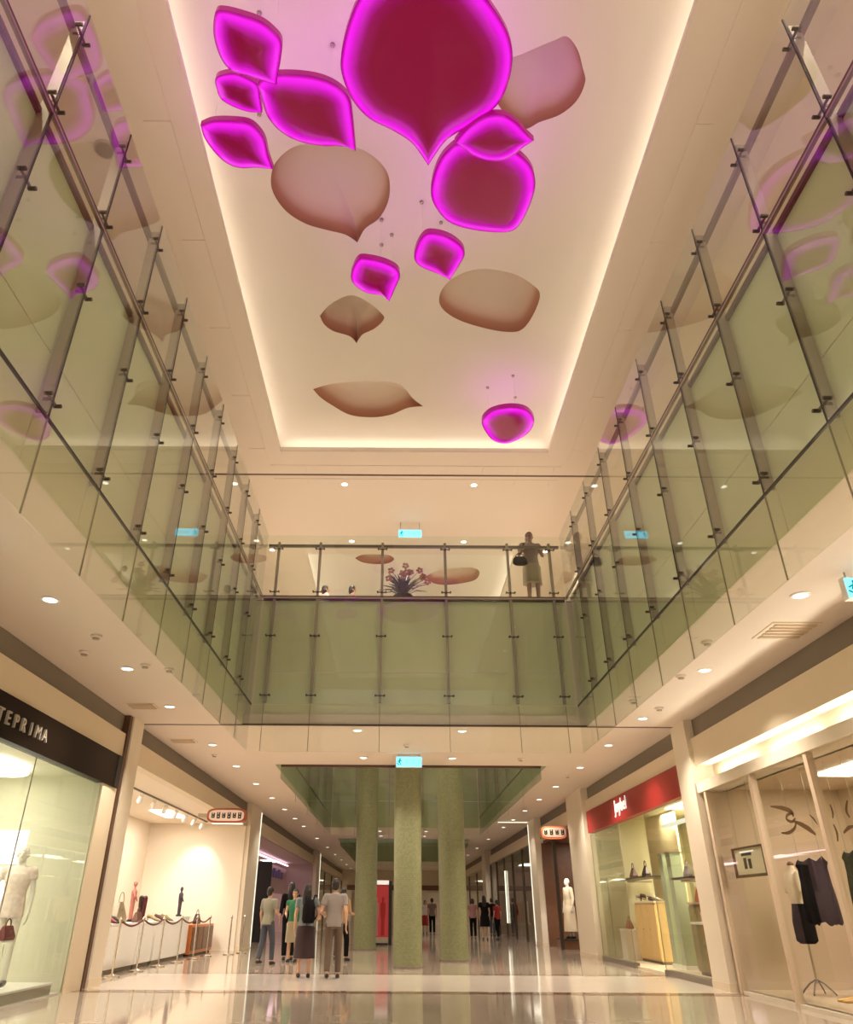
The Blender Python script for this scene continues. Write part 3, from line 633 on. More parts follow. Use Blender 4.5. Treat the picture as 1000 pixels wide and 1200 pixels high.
for px, tips, z, label in PET:
    pts = floor_plan(px, tips, z); c = sum(pts, Vector()) / len(pts)
    t = thing('petal_lamp', (c.x, c.y, z), label, 'lamp', 'magenta petal lamps under the ceiling')
    rad = sum((p - c).length for p in pts) / len(pts)
    # lower diffuser: rings inset by real distances from the edge
    ds = [0.0, 0.03, 0.06, 0.10, 0.15, 0.21, 0.28, 0.38]
    n = len(pts); rings = []; edge = []
    for k, d in enumerate(ds):
        d2 = min(d, rad * 0.8 * k / (len(ds) - 1)) if rad < 0.5 else d
        rings.append([c + (p - c) * max(0.02, 1 - d2 / max((p - c).length, rad * 0.75)) + Vector((0, 0, -0.05 * (1 - (1 - min(1, d / 0.2)) ** 2))) for p in pts]); edge += [min(1.0, d2 / min(0.36, rad * 0.8))] * n
    for s in (0.6, 0.3): rings.append([c + (q - c) * s + Vector((0, 0, -0.05 * (1 - s) - 0.0)) for q in rings[len(ds) - 1]]); edge += [1.0] * n
    mb = MB().rings(rings, caps=False); mb.f.append(tuple(range((len(rings) - 1) * n, len(rings) * n)))
    o = mb.build('lit_diffuser', 'petal', t, smooth='all')
    at = o.data.attributes.new('edge', 'FLOAT', 'POINT'); at.data.foreach_set('value', edge)
    up = lambda h, s: [c + (p - c) * s + Vector((0, 0, h)) for p in pts]
    MB().rings([up(0.0, 1.0), up(0.10, 1.0)], caps=False).build('side_band', 'petal_side', t, smooth=True)
    sb = MB().rings([up(0.10, 1.0), up(0.11, 0.9)], caps=False); sb.f.append(tuple(range(n, 2 * n))); sb.build('back_plate', 'petal_back' if 'petal_back' in M else M.setdefault('petal_back', mat('petal_back', (0.4, 0.05, 0.35), 0.4, emit=(0.75, 0.25, 0.9), es=1.1)), t)
    ks = [k for k in range(0, n, max(1, n // 24)) if not any(inside(c + (pts[k] - c) * 0.7, cv) for cv in cavs) and not any(z2 > z and inside(c + (pts[k] - c) * 0.7, floor_plan(p2, t2, z2)) for p2, t2, z2, _ in PET)]
    for k in ks[::max(1, len(ks) // 3)][:3]:
        q = c + (pts[k] - c) * 0.7
        MB().cyl((q.x, q.y, z + 0.1), (q.x, q.y, ZT), 0.003, n=5).build('cable', 'white', t)
        MB().lathe([(0.035, 0), (0.03, -0.03)], (q.x, q.y, ZT), n=10).build('ceiling_rose', 'steel', t)

# ================================================================== PEOPLE AND MANNEQUINS
def remesh(mb, vox, it=2):
    me = bpy.data.meshes.new('tmp'); me.from_pydata(mb.v, [], mb.f)
    bm = bmesh.new(); bm.from_mesh(me); bmesh.ops.recalc_face_normals(bm, faces=bm.faces); bm.to_mesh(me); bm.free()
    ob = bpy.data.objects.new('tmp', me); C.objects.link(ob)
    md = ob.modifiers.new('r', 'REMESH'); md.mode = 'VOXEL'; md.voxel_size = vox
    dg = bpy.context.evaluated_depsgraph_get(); m2 = bpy.data.meshes.new_from_object(ob.evaluated_get(dg)); bpy.data.objects.remove(ob)
    bm = bmesh.new(); bm.from_mesh(m2)
    for _ in range(it): bmesh.ops.smooth_vert(bm, verts=bm.verts, factor=0.5, use_axis_x=True, use_axis_y=True, use_axis_z=True)
    bm.to_mesh(m2); bm.free(); m2.polygons.foreach_set('use_smooth', [True] * len(m2.polygons)); return m2
def link(me, name, mats, parent):
    me.name = name; me.materials.clear()
    for m in mats: me.materials.append(m)
    o = bpy.data.objects.new(name, me); C.objects.link(o); o.parent = parent; ORI[o] = ORI[parent]; return o
SK = mat('skin', (0.55, 0.33, 0.22), 0.5); HAIR = mat('black_hair', (0.012, 0.008, 0.007), 0.45); EYE_M = mat('eye_dark', (0.02, 0.012, 0.01), 0.3); LIP = mat('lips', (0.42, 0.14, 0.11), 0.5)
SHOE = mat('black_shoe', (0.02, 0.016, 0.015), 0.35); MANQ = mat('mannequin_white', (0.78, 0.74, 0.66), 0.35)
def loft(mb, secs, n=16):      # secs: (x, y, z, rx, ry)
    mb.rings([[(x + rx * math.cos(2 * math.pi * i / n), y + ry * math.sin(2 * math.pi * i / n), z) for i in range(n)] for x, y, z, rx, ry in secs]); return mb
def arm_pose(s, kind):         # elbow, wrist, hand direction, palm side
    S = Vector((s * 0.175, 0.0, 1.385))
    if kind == 'down': return S, Vector((s * 0.225, 0.02, 1.11)), Vector((s * 0.235, -0.05, 0.87)), Vector((0.0, -0.12, -1))
    if kind == 'fwd': return S, Vector((s * 0.23, -0.02, 1.12)), Vector((s * 0.16, -0.22, 1.08)), Vector((-s * 0.5, -1, 0.0))
    if kind == 'swing': return S, Vector((s * 0.23, 0.08, 1.12)), Vector((s * 0.23, -0.02, 0.90)), Vector((0, -0.3, -1))
    if kind == 'link': return S, Vector((s * 0.27, 0.03, 1.13)), Vector((s * 0.20, -0.17, 1.05)), Vector((s * 0.3, -1, 0.1))
    if kind == 'rail': return S, Vector((s * 0.24, -0.05, 1.14)), Vector((s * 0.10, -0.26, 1.22)), Vector((-s * 1, -0.25, 0.05))
    if kind == 'phone': return S, Vector((s * 0.27, -0.07, 1.13)), Vector((s * 0.17, -0.23, 1.27)), Vector((-s * 0.25, -0.25, 1))
    if kind == 'out': return S, Vector((s * 0.34, 0.02, 1.15)), Vector((s * 0.42, -0.12, 0.98)), Vector((s * 0.2, -0.4, -1))
def person(loc, rz, h, label, top, bottom, arms=('down', 'down'), legs=((0, 0), (0, 0)), hair='short', skirt=None, sleeve=0.55, vox=0.0075, bottom_z=0.10, headturn=0.0, mann=False, head=True, shoes=SHOE, group=None, bag=None, cat='person', name='person', skin=None, build=1.0):
    t = thing(name, loc, label, cat, group, rz=rz); k = h / 1.70; t.scale = (k * build, k * build, k)
    sk = skin or (MANQ if mann else SK)
    b = MB()
    # trunk, neck
    loft(b, [(0, 0.01, 0.84, .10, .09), (0, 0.01, 0.90, .155, .115), (0, 0.0, 0.98, .15, .105), (0, 0, 1.10, .125, .09), (0, -.005, 1.24, .145, .105), (0, 0, 1.34, .16, .10), (0, 0.005, 1.41, .13, .08), (0, .01, 1.45, .06, .06)])
    b.cap((0, .012, 1.42), (0, -.005, 1.52), .055, .05)
    HC = Vector((0, -0.012, 1.595))
    if head:
        b.sphere(HC + Vector((0, .012, .015)), (.075, .092, .098), 16, 12); b.sphere(HC + Vector((0, -.02, -.055)), (.055, .065, .062), 14, 10)
        b.cap(HC + Vector((0, -.082, .005)), HC + Vector((0, -.098, -.025)), .010, .014)
        for s in (-1, 1): b.sphere(HC + Vector((s * .077, .01, -.012)), (.012, .02, .03), 8, 6)
    J = {}
    for i, s in enumerate((-1, 1)):
        S, E, Wr, hd = arm_pose(s, arms[i]); J['w', s] = Wr; J['e', s] = E; J['s', s] = S
        b.cap((s * .10, 0, 1.37), S, .06, .052); b.cap(S, E, .050, .038); b.cap(E, Wr, .037, .026)
        hd = hd.normalized(); side = hd.cross(Vector((s, 0, 0)));
        if side.length < 0.2: side = hd.cross(Vector((0, 0, 1)))
        side.normalize(); nrm = hd.cross(side).normalized()
        pc = Wr + hd * 0.045
        for q in (-1, 0, 1): b.cap(Wr + side * q * .014, Wr + hd * .085 + side * q * .026, .015, .015, 8)
        for q, ln in ((-1.5, .062), (-.5, .075), (.5, .080), (1.5, .068)):
            p0 = Wr + hd * .085 + side * q * .019; p1 = p0 + hd * ln * .5 + nrm * .006 * s; p2 = p1 + hd * ln * .45 + nrm * .022 * s
            b.cap(p0, p1, .0095, .009, 8); b.cap(p1, p2, .009, .008, 8)
        p0 = Wr + hd * .025 + side * .025; p1 = p0 + side * .035 + hd * .03; p2 = p1 + hd * .035 + side * .006
        b.cap(p0, p1, .012, .011, 8); b.cap(p1, p2, .010, .009, 8)
        hip = Vector((s * .088, 0.005, .90)); fwd, lift = legs[i]
        ank = Vector((s * .095, -fwd + .02, .085 + lift)); kn = Vector((s * .092, -fwd * .55 - abs(fwd) * .12 - .02, .49 + lift * .3)); J['h', s] = hip; J['k', s] = kn; J['a', s] = ank
        b.cap(hip, kn, .082, .055); b.cap(kn, ank, .054, .036); b.cap(kn + Vector((0, .02, -.10)), kn + Vector((0, .02, -.20)), .045, .035)
        b.cap(ank + Vector((0, .02, -.045)), ank + Vector((0, -.12, -.058)), .036, .028)
    me = remesh(b, vox)
    o = link(me, 'body', [sk, EYE_M, LIP], t)
    if head and not mann:
        for p in me.polygons:
            c = p.center - HC
            if c.y < -.045 and abs(abs(c.x) - .030) < .013 and abs(c.z - .006) < .008: p.material_index = 1
            elif c.y < -.06 and abs(c.x) < .022 and abs(c.z + .060) < .008: p.material_index = 2
    # clothes
    if top:
        c = MB(); tz = 0.86 if bottom else 0.80
        loft(c, [(0, 0.01, tz, .172, .132), (0, 0.01, .92, .172, .13), (0, 0, 1.10, .148, .112), (0, -.005, 1.24, .168, .126), (0, 0, 1.34, .178, .115), (0, .005, 1.415, .135, .092), (0, .01, 1.45, .075, .07)])
        for s in (-1, 1):
            S, E, Wr = J['s', s], J['e', s], J['w', s]; c.cap((s * .10, 0, 1.37), S, .07, .066)
            if sleeve > 0.05:
                if sleeve <= 1: c.cyl(S, S.lerp(E, sleeve), .068, .062)
                else: c.cap(S, E, .066, .052); c.cyl(E, E.lerp(Wr, sleeve - 1), .052, .042)
        link(remesh(c, 0.011), 'shirt', [top], t)
    if bottom and not skirt:
        c = MB(); loft(c, [(0, 0.01, .84, .165, .125), (0, 0.01, .90, .170, .130), (0, .005, .99, .158, .116)])
        for s in (-1, 1):
            c.cap(J['h', s], J['k', s], .096, .073)
            a = J['k', s].lerp(J['a', s], min(1, (0.49 - bottom_z) / 0.405)); c.cyl(J['k', s], a, .073, .060)
        link(remesh(c, 0.011), 'trousers', [bottom], t)
    if skirt:
        zb, rb = skirt; c = MB(); n = 28; rs = []
        for z in [1.0, .95, .88, .75, .6, .45, .3, zb]:
            if z < zb: continue
            f = (1.0 - z) / (1.0 - zb); rx = .150 + (.04 if z < .95 else 0) + (rb - .17) * f; ry = .112 + (.04 if z < .95 else 0) + (rb - .15) * f
            rs.append([((rx + .014 * f * math.sin(5 * a)) * math.cos(a), .005 + (ry + .014 * f * math.sin(5 * a)) * math.sin(a), z) for a in [2 * math.pi * i / n for i in range(n)]])
        c.rings(rs); c.build('skirt', bottom, t, smooth=True, local=True)
    for s in (-1, 1):
        a = J['a', s]; c = MB(); c.cap(a + Vector((0, .025, -.045)), a + Vector((0, -.05, -.05)), .043, .041); c.cap(a + Vector((0, -.05, -.05)), a + Vector((0, -.14, -.06)), .041, .03)
        if shoes: link(remesh(c, 0.011), 'shoe', [shoes], t)
    if head and hair:
        c = MB(); T = HC + Vector((0, .02, .025))
        c.sphere(T, (.084, .098, .100), 16, 12)
        if hair == 'long':
            c.sphere(HC + Vector((0, .06, -.03)), (.09, .065, .11), 14, 10); loft(c, [(0, .085, 1.22, .07, .028), (0, .085, 1.33, .098, .042), (0, .075, 1.45, .10, .055), (0, .055, 1.58, .088, .065)])
        elif hair == 'bob': c.sphere(HC + Vector((0, .045, -.035)), (.092, .075, .105), 14, 10)
        elif hair == 'bun': c.sphere(HC + Vector((0, .10, .07)), .045, 12, 8)
        else: c.sphere(HC + Vector((0, .05, -.02)), (.078, .06, .08), 14, 10)
        m2 = remesh(c, 0.009)
        bm = bmesh.new(); bm.from_mesh(m2)          # leave the face free
        bmesh.ops.delete(bm, geom=[v for v in bm.verts if v.co.y < HC.y - .045 and v.co.z < HC.z + .055], context='VERTS'); bm.to_mesh(m2); bm.free()
        link(m2, 'hair', [HAIR], t)
    return t
def cloth(n, c, r=0.85): return mat(n, c, r, sheen=0.2, vary=0.08, vscale=8)
G_ST = cloth('grey_cotton', (0.25, 0.215, 0.20)); TAUPE = cloth('brown_trousers', (0.10, 0.065, 0.042)); BLUEG = cloth('blue_grey_top', (0.15, 0.175, 0.18)); MAROON = cloth('dark_maroon_skirt', (0.028, 0.008, 0.010))
GREEN = cloth('green_top', (0.015, 0.15, 0.06)); PALE = cloth('pale_shirt', (0.23, 0.22, 0.165)); JEAN = cloth('dark_jeans', (0.05, 0.055, 0.075)); BLK = mat('black_cloth', (0.010, 0.008, 0.009), 0.9, spec=0.1); PINK = cloth('pink_top', (0.38, 0.20, 0.20)); KHAKI = cloth('khaki_cloth', (0.30, 0.24, 0.15)); LILAC = cloth('mauve_top', (0.26, 0.19, 0.17)); RED = cloth('red_cloth', (0.35, 0.02, 0.02)); WSH = cloth('white_cloth', (0.75, 0.7, 0.62))
person((-1.22, 16.1, 0), math.pi, 1.66, 'man in grey T-shirt and brown trousers walking away beside a woman', G_ST, TAUPE, arms=('swing', 'link'), legs=((.10, 0), (-.14, .02)), sleeve=.6)
w = person((-1.78, 16.25, 0), math.pi, 1.58, 'woman in blue-grey top and long dark skirt walking away', BLUEG, MAROON, arms=('link', 'down'), legs=((.05, 0), (-.06, .01)), hair='long', skirt=(.34, .20), sleeve=.5)
b = thing('backpack', (-1.70, 16.13, 0.92), 'black backpack on the back of the woman in a long skirt', 'backpack')
mb = MB(); loft(mb, [(-1.72, 16.05, .90, .10, .05), (-1.72, 16.04, .96, .125, .07), (-1.72, 16.03, 1.16, .12, .075), (-1.72, 16.05, 1.28, .09, .055), (-1.72, 16.06, 1.31, .04, .03)]); mb.build('bag_body', BLK, b, smooth=True)
mb = MB(); loft(mb, [(-1.72, 15.98, .95, .085, .03), (-1.72, 15.96, 1.0, .09, .035), (-1.72, 15.97, 1.09, .08, .03)]); mb.build('pocket', BLK, b, smooth=True)
for s in (-1, 1): MB().tube([(-1.72 + s * .07, 16.06, 1.27), (-1.715 + s * .085, 16.16, 1.375), (-1.71 + s * .10, 16.30, 1.38), (-1.71 + s * .12, 16.385, 1.25), (-1.715 + s * .145, 16.30, 1.05), (-1.72 + s * .12, 16.10, .97)], .014, 6).build('strap', BLK, b)
person((-3.08, 19.85, 0), math.pi * .85, 1.60, 'person in pale shirt and dark jeans walking away by the light line', PALE, JEAN, arms=('fwd', 'down'), legs=((.14, 0), (-.16, .03)), sleeve=.7, vox=.009)
person((-2.80, 21.6, 0), math.pi * 1.1, 1.76, 'long-haired person in black walking past the pink-lit shop', BLK, BLK, hair='long', sleeve=1.6, vox=.009)
person((-2.60, 20.9, 0), -.15, 1.58, 'woman in green top and khaki skirt walking toward the shops', GREEN, KHAKI, arms=('fwd', 'down'), hair='bob', skirt=(.45, .19), sleeve=.3, vox=.009)
person((-1.42, 21.5, 0), math.pi * .8, 1.62, 'person with brown jacket and dark trousers beyond the walking couple', cloth('tan_jacket', (0.42, 0.25, 0.12)), BLK, arms=('fwd', 'swing'), legs=((.1, 0), (-.1, .02)), hair='bob', sleeve=1.7, vox=.009)
person((3.5, 38.6, 0), math.pi, 1.62, 'far person in pink top and black trousers by the column', PINK, BLK, hair='bob', vox=.012)
person((3.90, 37.3, 0), math.pi, 1.72, 'far long-haired person in a black dress', BLK, BLK, hair='long', skirt=(.50, .2), vox=.012)
person((4.50, 37.5, 0), math.pi * 1.2, 1.55, 'far short person in red top and black trousers', RED, BLK, legs=((.12, 0), (-.12, .02)), vox=.012)
person((1.85, 44.5, 0), math.pi, 1.70, 'far person in dark clothes seen between two columns', LILAC, BLK, vox=.012)
person((4.9, 43.0, 0), math.pi * .9, 1.70, 'far person in dark coat by the dark shop window', BLK, JEAN, sleeve=1.7, vox=.012)
person((1.55, 47.0, 0), 0, 1.62, 'far person in white shirt and red skirt between two columns', WSH, RED, skirt=(.4, .2), hair='bob', vox=.012)
# upper floor
up = person((2.98, 14.95, ZF), .08, 1.82, 'person in mauve top and beige knee-length skirt leaning at the bridge rail', LILAC, KHAKI, arms=('phone', 'rail'), hair='short', skirt=(.50, .18), sleeve=.6, skin=mat('backlit_skin', (.26, .14, .10), .5))  # skin colour darkened to stand in for backlighting
hb = thing('handbag', (2.76, 14.80, ZF + 1.0), 'black handbag hanging from the forearm of the person at the rail', 'handbag')
mb = MB(); loft(mb, [(2.70, 14.80, ZF + .93, .12, .05), (2.70, 14.80, ZF + .97, .17, .06), (2.70, 14.80, ZF + 1.08, .15, .05), (2.70, 14.80, ZF + 1.13, .11, .03)]); mb.build('bag_body', BLK, hb, smooth=True)
MB().tube([(2.70 + .10 * math.cos(a), 14.80, ZF + 1.10 + .12 * math.sin(a)) for a in [math.pi * i / 10 for i in range(11)]], .008, 6).build('handle', BLK, hb)
ph = thing('phone', (2.80, 14.73, ZF + 1.31), 'dark phone held up by the person at the rail', 'phone')
box('phone_body', 'black', ph, 2.775, 2.845, 14.715, 14.727, ZF + 1.31, ZF + 1.45); box('screen', 'signblack', ph, 2.78, 2.84, 14.727, 14.729, ZF + 1.32, ZF + 1.44)
person((-1.97, 17.9, ZF), math.pi * .6, 1.70, 'dark-haired person with white shirt, only the head showing over the bridge floor', WSH, JEAN, hair='bob', vox=.010)
person((-1.25, 17.9, ZF), math.pi * .55, 1.70, 'dark-haired person in pale pink shirt beside the potted flowers', PINK, JEAN, hair='bob', vox=.010)

# potted flowers on the bridge
pf = thing('potted_plant', (0.08, 15.3, ZF), 'pot of dark leaves and reddish flowers behind the bridge glass', 'plant')
MB().lathe([(.16, 0), (.20, .10), (.23, .36), (.21, .38), (.19, .34)], (0.08, 15.3, ZF), n=20).build('pot', 'black', pf, smooth=True)
LEAF = mat('dark_leaf', (0.02, 0.035, 0.012), 0.4, vary=.2); FLW = mat('orchid_flower', (0.46, 0.20, 0.17), 0.5, vary=.2, vscale=20)
rnd = random.Random(3)
for k in range(56):
    a = rnd.uniform(0, 2 * math.pi); ln = rnd.uniform(.40, .75); el = rnd.uniform(.35, 1.3)
    d = Vector((math.cos(a) * math.cos(el), math.sin(a) * math.cos(el) * .6, math.sin(el))); p0 = Vector((0.08, 15.3, ZF + .35)); w = Vector((-d.y, d.x, 0)); w = (w if w.length > .05 else Vector((1, 0, 0))).normalized()
    mid = p0 + d * ln * .55 + Vector((0, 0, .05)); tip = p0 + d * ln + Vector((0, 0, -.06))
    n = w.cross(d).normalized() * .004
    mb = MB(); wd = .030
    mb.rings([[p0 - w * .008 - n, p0 + w * .008 - n, p0 + w * .008 + n, p0 - w * .008 + n], [mid - w * wd - n, mid + w * wd - n, mid + w * wd + n, mid - w * wd + n], [tip - w * .004 - n, tip + w * .004 - n, tip + w * .004 + n, tip - w * .004 + n]]).build('leaf', LEAF, pf)
for k in range(14):
    a = rnd.uniform(0, 2 * math.pi); r = rnd.uniform(.1, .62); x = 0.08 + r * math.cos(a); z = ZF + .62 + rnd.uniform(0, .5) * (1.2 - r); y = 15.3 + r * .4 * math.sin(a)
    st = MB().tube([(0.08, 15.3, ZF + .36), (0.08 + (x - .08) * .4, 15.3 + (y - 15.3) * .4, (z + ZF + .36) / 2 + .08), (x, y, z)], .006, 5).build('stem', LEAF, pf)
    fl_ = MB()
    for q in range(5):
        b_ = 2 * math.pi * q / 5 + a; fl_.sphere((x + .05 * math.cos(b_), y + .012 * math.sin(b_ * 2), z + .05 * math.sin(b_)), (.034, .014, .034), 8, 5)
    fl_.build('flower', FLW, pf, smooth=True)

# ================================================================== SHOE SHOP (left, open front)
def stanchion(x, y, label):
    t = thing('stanchion', (x, y, 0), label, 'barrier post', 'barrier posts in front of the shoe shop')
    MB().lathe([(.15, 0), (.15, .02), (.05, .035), (.02, .05)], (x, y, 0), n=20).build('base', 'chrome', t, smooth=True)
    MB().lathe([(.02, .03), (.02, .93)], (x, y, 0), n=12).build('pole', 'chrome', t, smooth=True)
    MB().lathe([(.03, .90), (.035, .93), (.03, .96), (.012, .98)], (x, y, 0), n=12).build('cap', 'chrome', t, smooth=True)
ST = [(-5.38, 16.2), (-5.36, 17.6), (-5.32, 19.0), (-5.28, 20.4), (-5.24, 21.8), (-5.22, 23.2), (-4.78, 24.0), (-4.58, 24.9)]
for i, (x, y) in enumerate(ST): stanchion(x, y, '%s roped chrome barrier post counting from the dark-strip pillar' % ORD[i] if i < 6 else ('bare chrome barrier post next to the last rope' if i == 6 else 'bare chrome barrier post closest to the light-edged pillar'))
for i in range(5):
    (x0, y0), (x1, y1) = ST[i], ST[i + 1]
    t = thing('barrier_rope', (x0, y0, .8), 'maroon rope slung between the %s and %s chrome posts' % (ORD[i], ORD[i + 1]), 'rope', 'ropes of the shoe shop barrier')
    MB().tube([(x0 + (x1 - x0) * k / 8, y0 + .04 + (y1 - y0 - .08) * k / 8, .92 - .10 * math.sin(math.pi * k / 8)) for k in range(9)], .018, 8).build('cord', 'rope', t, smooth=True)
    for (x, y) in ((x0, y0 + .04), (x1, y1 - .04)): MB().sphere((x, y, .92), .024, 8, 6).build('hook', 'chrome', t, smooth=True)
def plinth(x0, x1, y0, y1, h, label, m='white'):
    t = thing('display_plinth', ((x0 + x1) / 2, (y0 + y1) / 2, 0), label, 'display stand')
    box('base', 'darkband', t, x0 + .04, x1 - .04, y0 + .04, y1 - .04, 0, .08); box('block', m, t, x0, x1, y0, y1, .08, h - .03, bevel=.006); box('top', 'white', t, x0 - .01, x1 + .01, y0 - .01, y1 + .01, h - .03, h)
plinth(-6.35, -5.65, 16.5, 18.3, .86, 'white display plinth carrying the triangular bag')
plinth(-6.35, -5.65, 18.35, 19.45, .86, 'white display plinth carrying the brown bag and boots')
plinth(-6.35, -5.65, 19.6, 21.95, .86, 'long white display plinth carrying one small shoe')
plinth(-6.5, -5.75, 22.3, 23.0, .95, 'narrow white display plinth under a small statue')
t = thing('wooden_cabinet', (-6.0, 24.4, 0), 'orange wooden cabinet with dark drawers behind the barrier', 'cabinet')
box('carcass', 'wood', t, -6.35, -5.68, 23.1, 25.8, .04, .74, bevel=.006); box('plinth', 'black', t, -6.3, -5.72, 23.15, 25.75, 0, .04)
for k in range(4):
    d = box('drawer', 'dwood', t, -5.68, -5.66, 23.2 + k * .65, 23.78 + k * .65, .12, .68)
    MB().sphere((-5.645, 23.49 + k * .65, .42), .022, 8, 6).build('knob', 'chrome', d)
def handbag(x, y, z, w, h, col, label, dp=.12, tri=False):
    t = thing('handbag', (x, y, z), label, 'handbag')
    m = mat('bag_leather', col, .4)
    tw = .35 if tri else .82
    mb = MB(); mb.rings([[(x - dp / 2, y - w / 2, z), (x + dp / 2, y - w / 2, z), (x + dp / 2, y + w / 2, z), (x - dp / 2, y + w / 2, z)], [(x - dp * .55, y - w * .52, z + h * .25), (x + dp * .55, y - w * .52, z + h * .25), (x + dp * .55, y + w * .52, z + h * .25), (x - dp * .55, y + w * .52, z + h * .25)],
        [(x - dp * .15, y - w * tw / 2, z + h), (x + dp * .15, y - w * tw / 2, z + h), (x + dp * .15, y + w * tw / 2, z + h), (x - dp * .15, y + w * tw / 2, z + h)]]); mb.build('bag_body', m, t, bevel=.01)
    MB().tube([(x, y + w * .25 * math.cos(a), z + h * .95 + h * .5 * math.sin(a)) for a in [math.pi * i / 10 for i in range(11)]], .010, 6).build('handle', m, t, smooth=True)
    MB().box(x + dp * .3, x + dp * .42, y - .02, y + .02, z + h * .55, z + h * .65).build('clasp', 'chrome', t)
def shoe(x, y, z, ang, col, label, heel=.08, group=None, s=1.0):
    t = thing('shoe', (x, y, z), label, 'shoe', group, rz=ang); t.scale = (s, s, s); m = mat('shoe_leather', col, .3)
    b = MB(); b.cap((0, .10, heel + .015), (0, 0, .05 + heel * .3), .030, .030); b.cap((0, 0, .04 + heel * .3), (0, -.10, .022), .032, .024); b.cap((0, -.10, .022), (0, -.15, .016), .024, .012)
    link(remesh(b, .008, 1), 'upper', [m], t)
    MB().rings([[(-.035, .12, heel), (.035, .12, heel), (.035, -.16, .008), (-.035, -.16, .008)], [(-.035, .12, heel - .008), (.035, .12, heel - .008), (.035, -.16, 0), (-.035, -.16, 0)]]).build('sole', 'black', t, local=True)
    MB().cyl((0, .105, heel), (0, .115, 0), .022, .008, 8).build('heel', m, t, local=True)
handbag(-5.95, 17.75, .86, .62, .40, (.30, .24, .15), 'olive triangular bag on a white plinth in the shoe shop', tri=True)
handbag(-5.80, 18.56, .861, .38, .20, (.16, .07, .05), 'small dark brown bag on the plinth beside the boots')
handbag(-6.0, 24.9, .74, .50, .26, (.02, .016, .02), 'black bag on top of the orange cabinet')
for dy, l in ((0, 'tall black boot standing on the shoe shop plinth'), (.26, 'tall dark red boot standing on the shoe shop plinth')):
    t = thing('boot', (-5.9, 18.97 + dy, .861), l, 'boot'); m = mat('boot_leather', (.03, .012, .012) if dy == 0 else (.12, .02, .03), .3)
    b = MB(); b.cap((0, .0, .10), (0, 0, .48), .045, .062); b.cap((0, 0, .07), (0, -.14, .035), .042, .028); link(remesh(b, .010, 1), 'upper', [m], t)
    MB().box(-.04, .04, -.17, .06, 0, .012).build('sole', 'black', t, local=True); MB().cyl((0, .03, .07), (0, .035, 0), .03, .016, 8).build('heel', m, t, local=True)
shoe(-5.9, 21.2, .861, 1.2, (.24, .20, .08), 'small olive shoe alone on the long white plinth', s=1.3)
for y, c, l in ((16.9, (.30, .05, .05), 'dark red shoe on the plinth with the triangular bag'), (17.2, (.05, .03, .02), 'black shoe on the plinth with the triangular bag'), (19.9, (.40, .30, .16), 'tan shoe on the long white plinth near the boots'), (20.5, (.10, .04, .03), 'dark brown shoe in the middle of the long white plinth')): shoe(-5.85, y, .861, 1.3, c, l, s=1.3)
def figurine(x, y, z, h, col, label):
    t = thing('figurine', (x, y, z), label, 'figurine'); m = mat('figurine_paint', col, .4)
    MB().lathe([(.08, 0), (.08, .03), (.05, .05)], (x, y, z), n=14).build('base', 'black', t, smooth=True)
    b = MB(); b.cap((0, 0, .05), (0, 0, .45 * h), .045, .05); b.cap((0, 0, .45 * h), (0, 0, .72 * h), .055, .065); b.cap((0, 0, .72 * h), (0, 0, .84 * h), .025, .025); b.sphere((0, 0, .92 * h), (.045, .05, .06)); b.cap((0, .05, .72 * h), (.05, .13, .5 * h), .022, .018); b.cap((0, -.05, .72 * h), (.07, -.10, .6 * h), .022, .018)
    link(remesh(b, .011, 1), 'figure', [m], t)
figurine(-6.0, 22.75, .95, .72, (.05, .03, .05), 'dark slim figurine on the narrow plinth in the shoe shop')
figurine(-6.2, 19.3, .86, .85, (.45, .16, .13), 'reddish figurine among the boots on the shoe shop plinth')
t = thing('track_light', (-6.2, 17, 3.5), 'ceiling track with white spotlights in the shoe shop', 'track light')
box('rail', 'darkband', t, -6.22, -6.18, 16.2, 25.5, 3.585, 3.62)
for k in range(9):
    y = 16.6 + k * 1.05; s = MB().cyl((-6.2, y, 3.52), (-6.30, y + .16, 3.40), .05, .06, 12).build('spotlight', 'white', t, smooth=True); MB().cyl((-6.2, y, 3.585), (-6.2, y, 3.50), .012, n=6).build('stem', 'white', s); MB().cyl((-6.302, y + .163, 3.398), (-6.306, y + .170, 3.393), .045, n=12).build('lens', 'lens', s)
    if k % 2 == 0: lamp('bulb', 'SPOT', (-6.33, y + .20, 3.36), 60, WHITE, t, size=.05, rot=(math.radians(38), 0, math.radians(10)), cone=1.2)
lamp('bulb', 'SPOT', (-6.4, 22.5, 3.3), 110, WHITE, t, size=.06, rot=(math.radians(43), 0, math.radians(12)), cone=1.3)

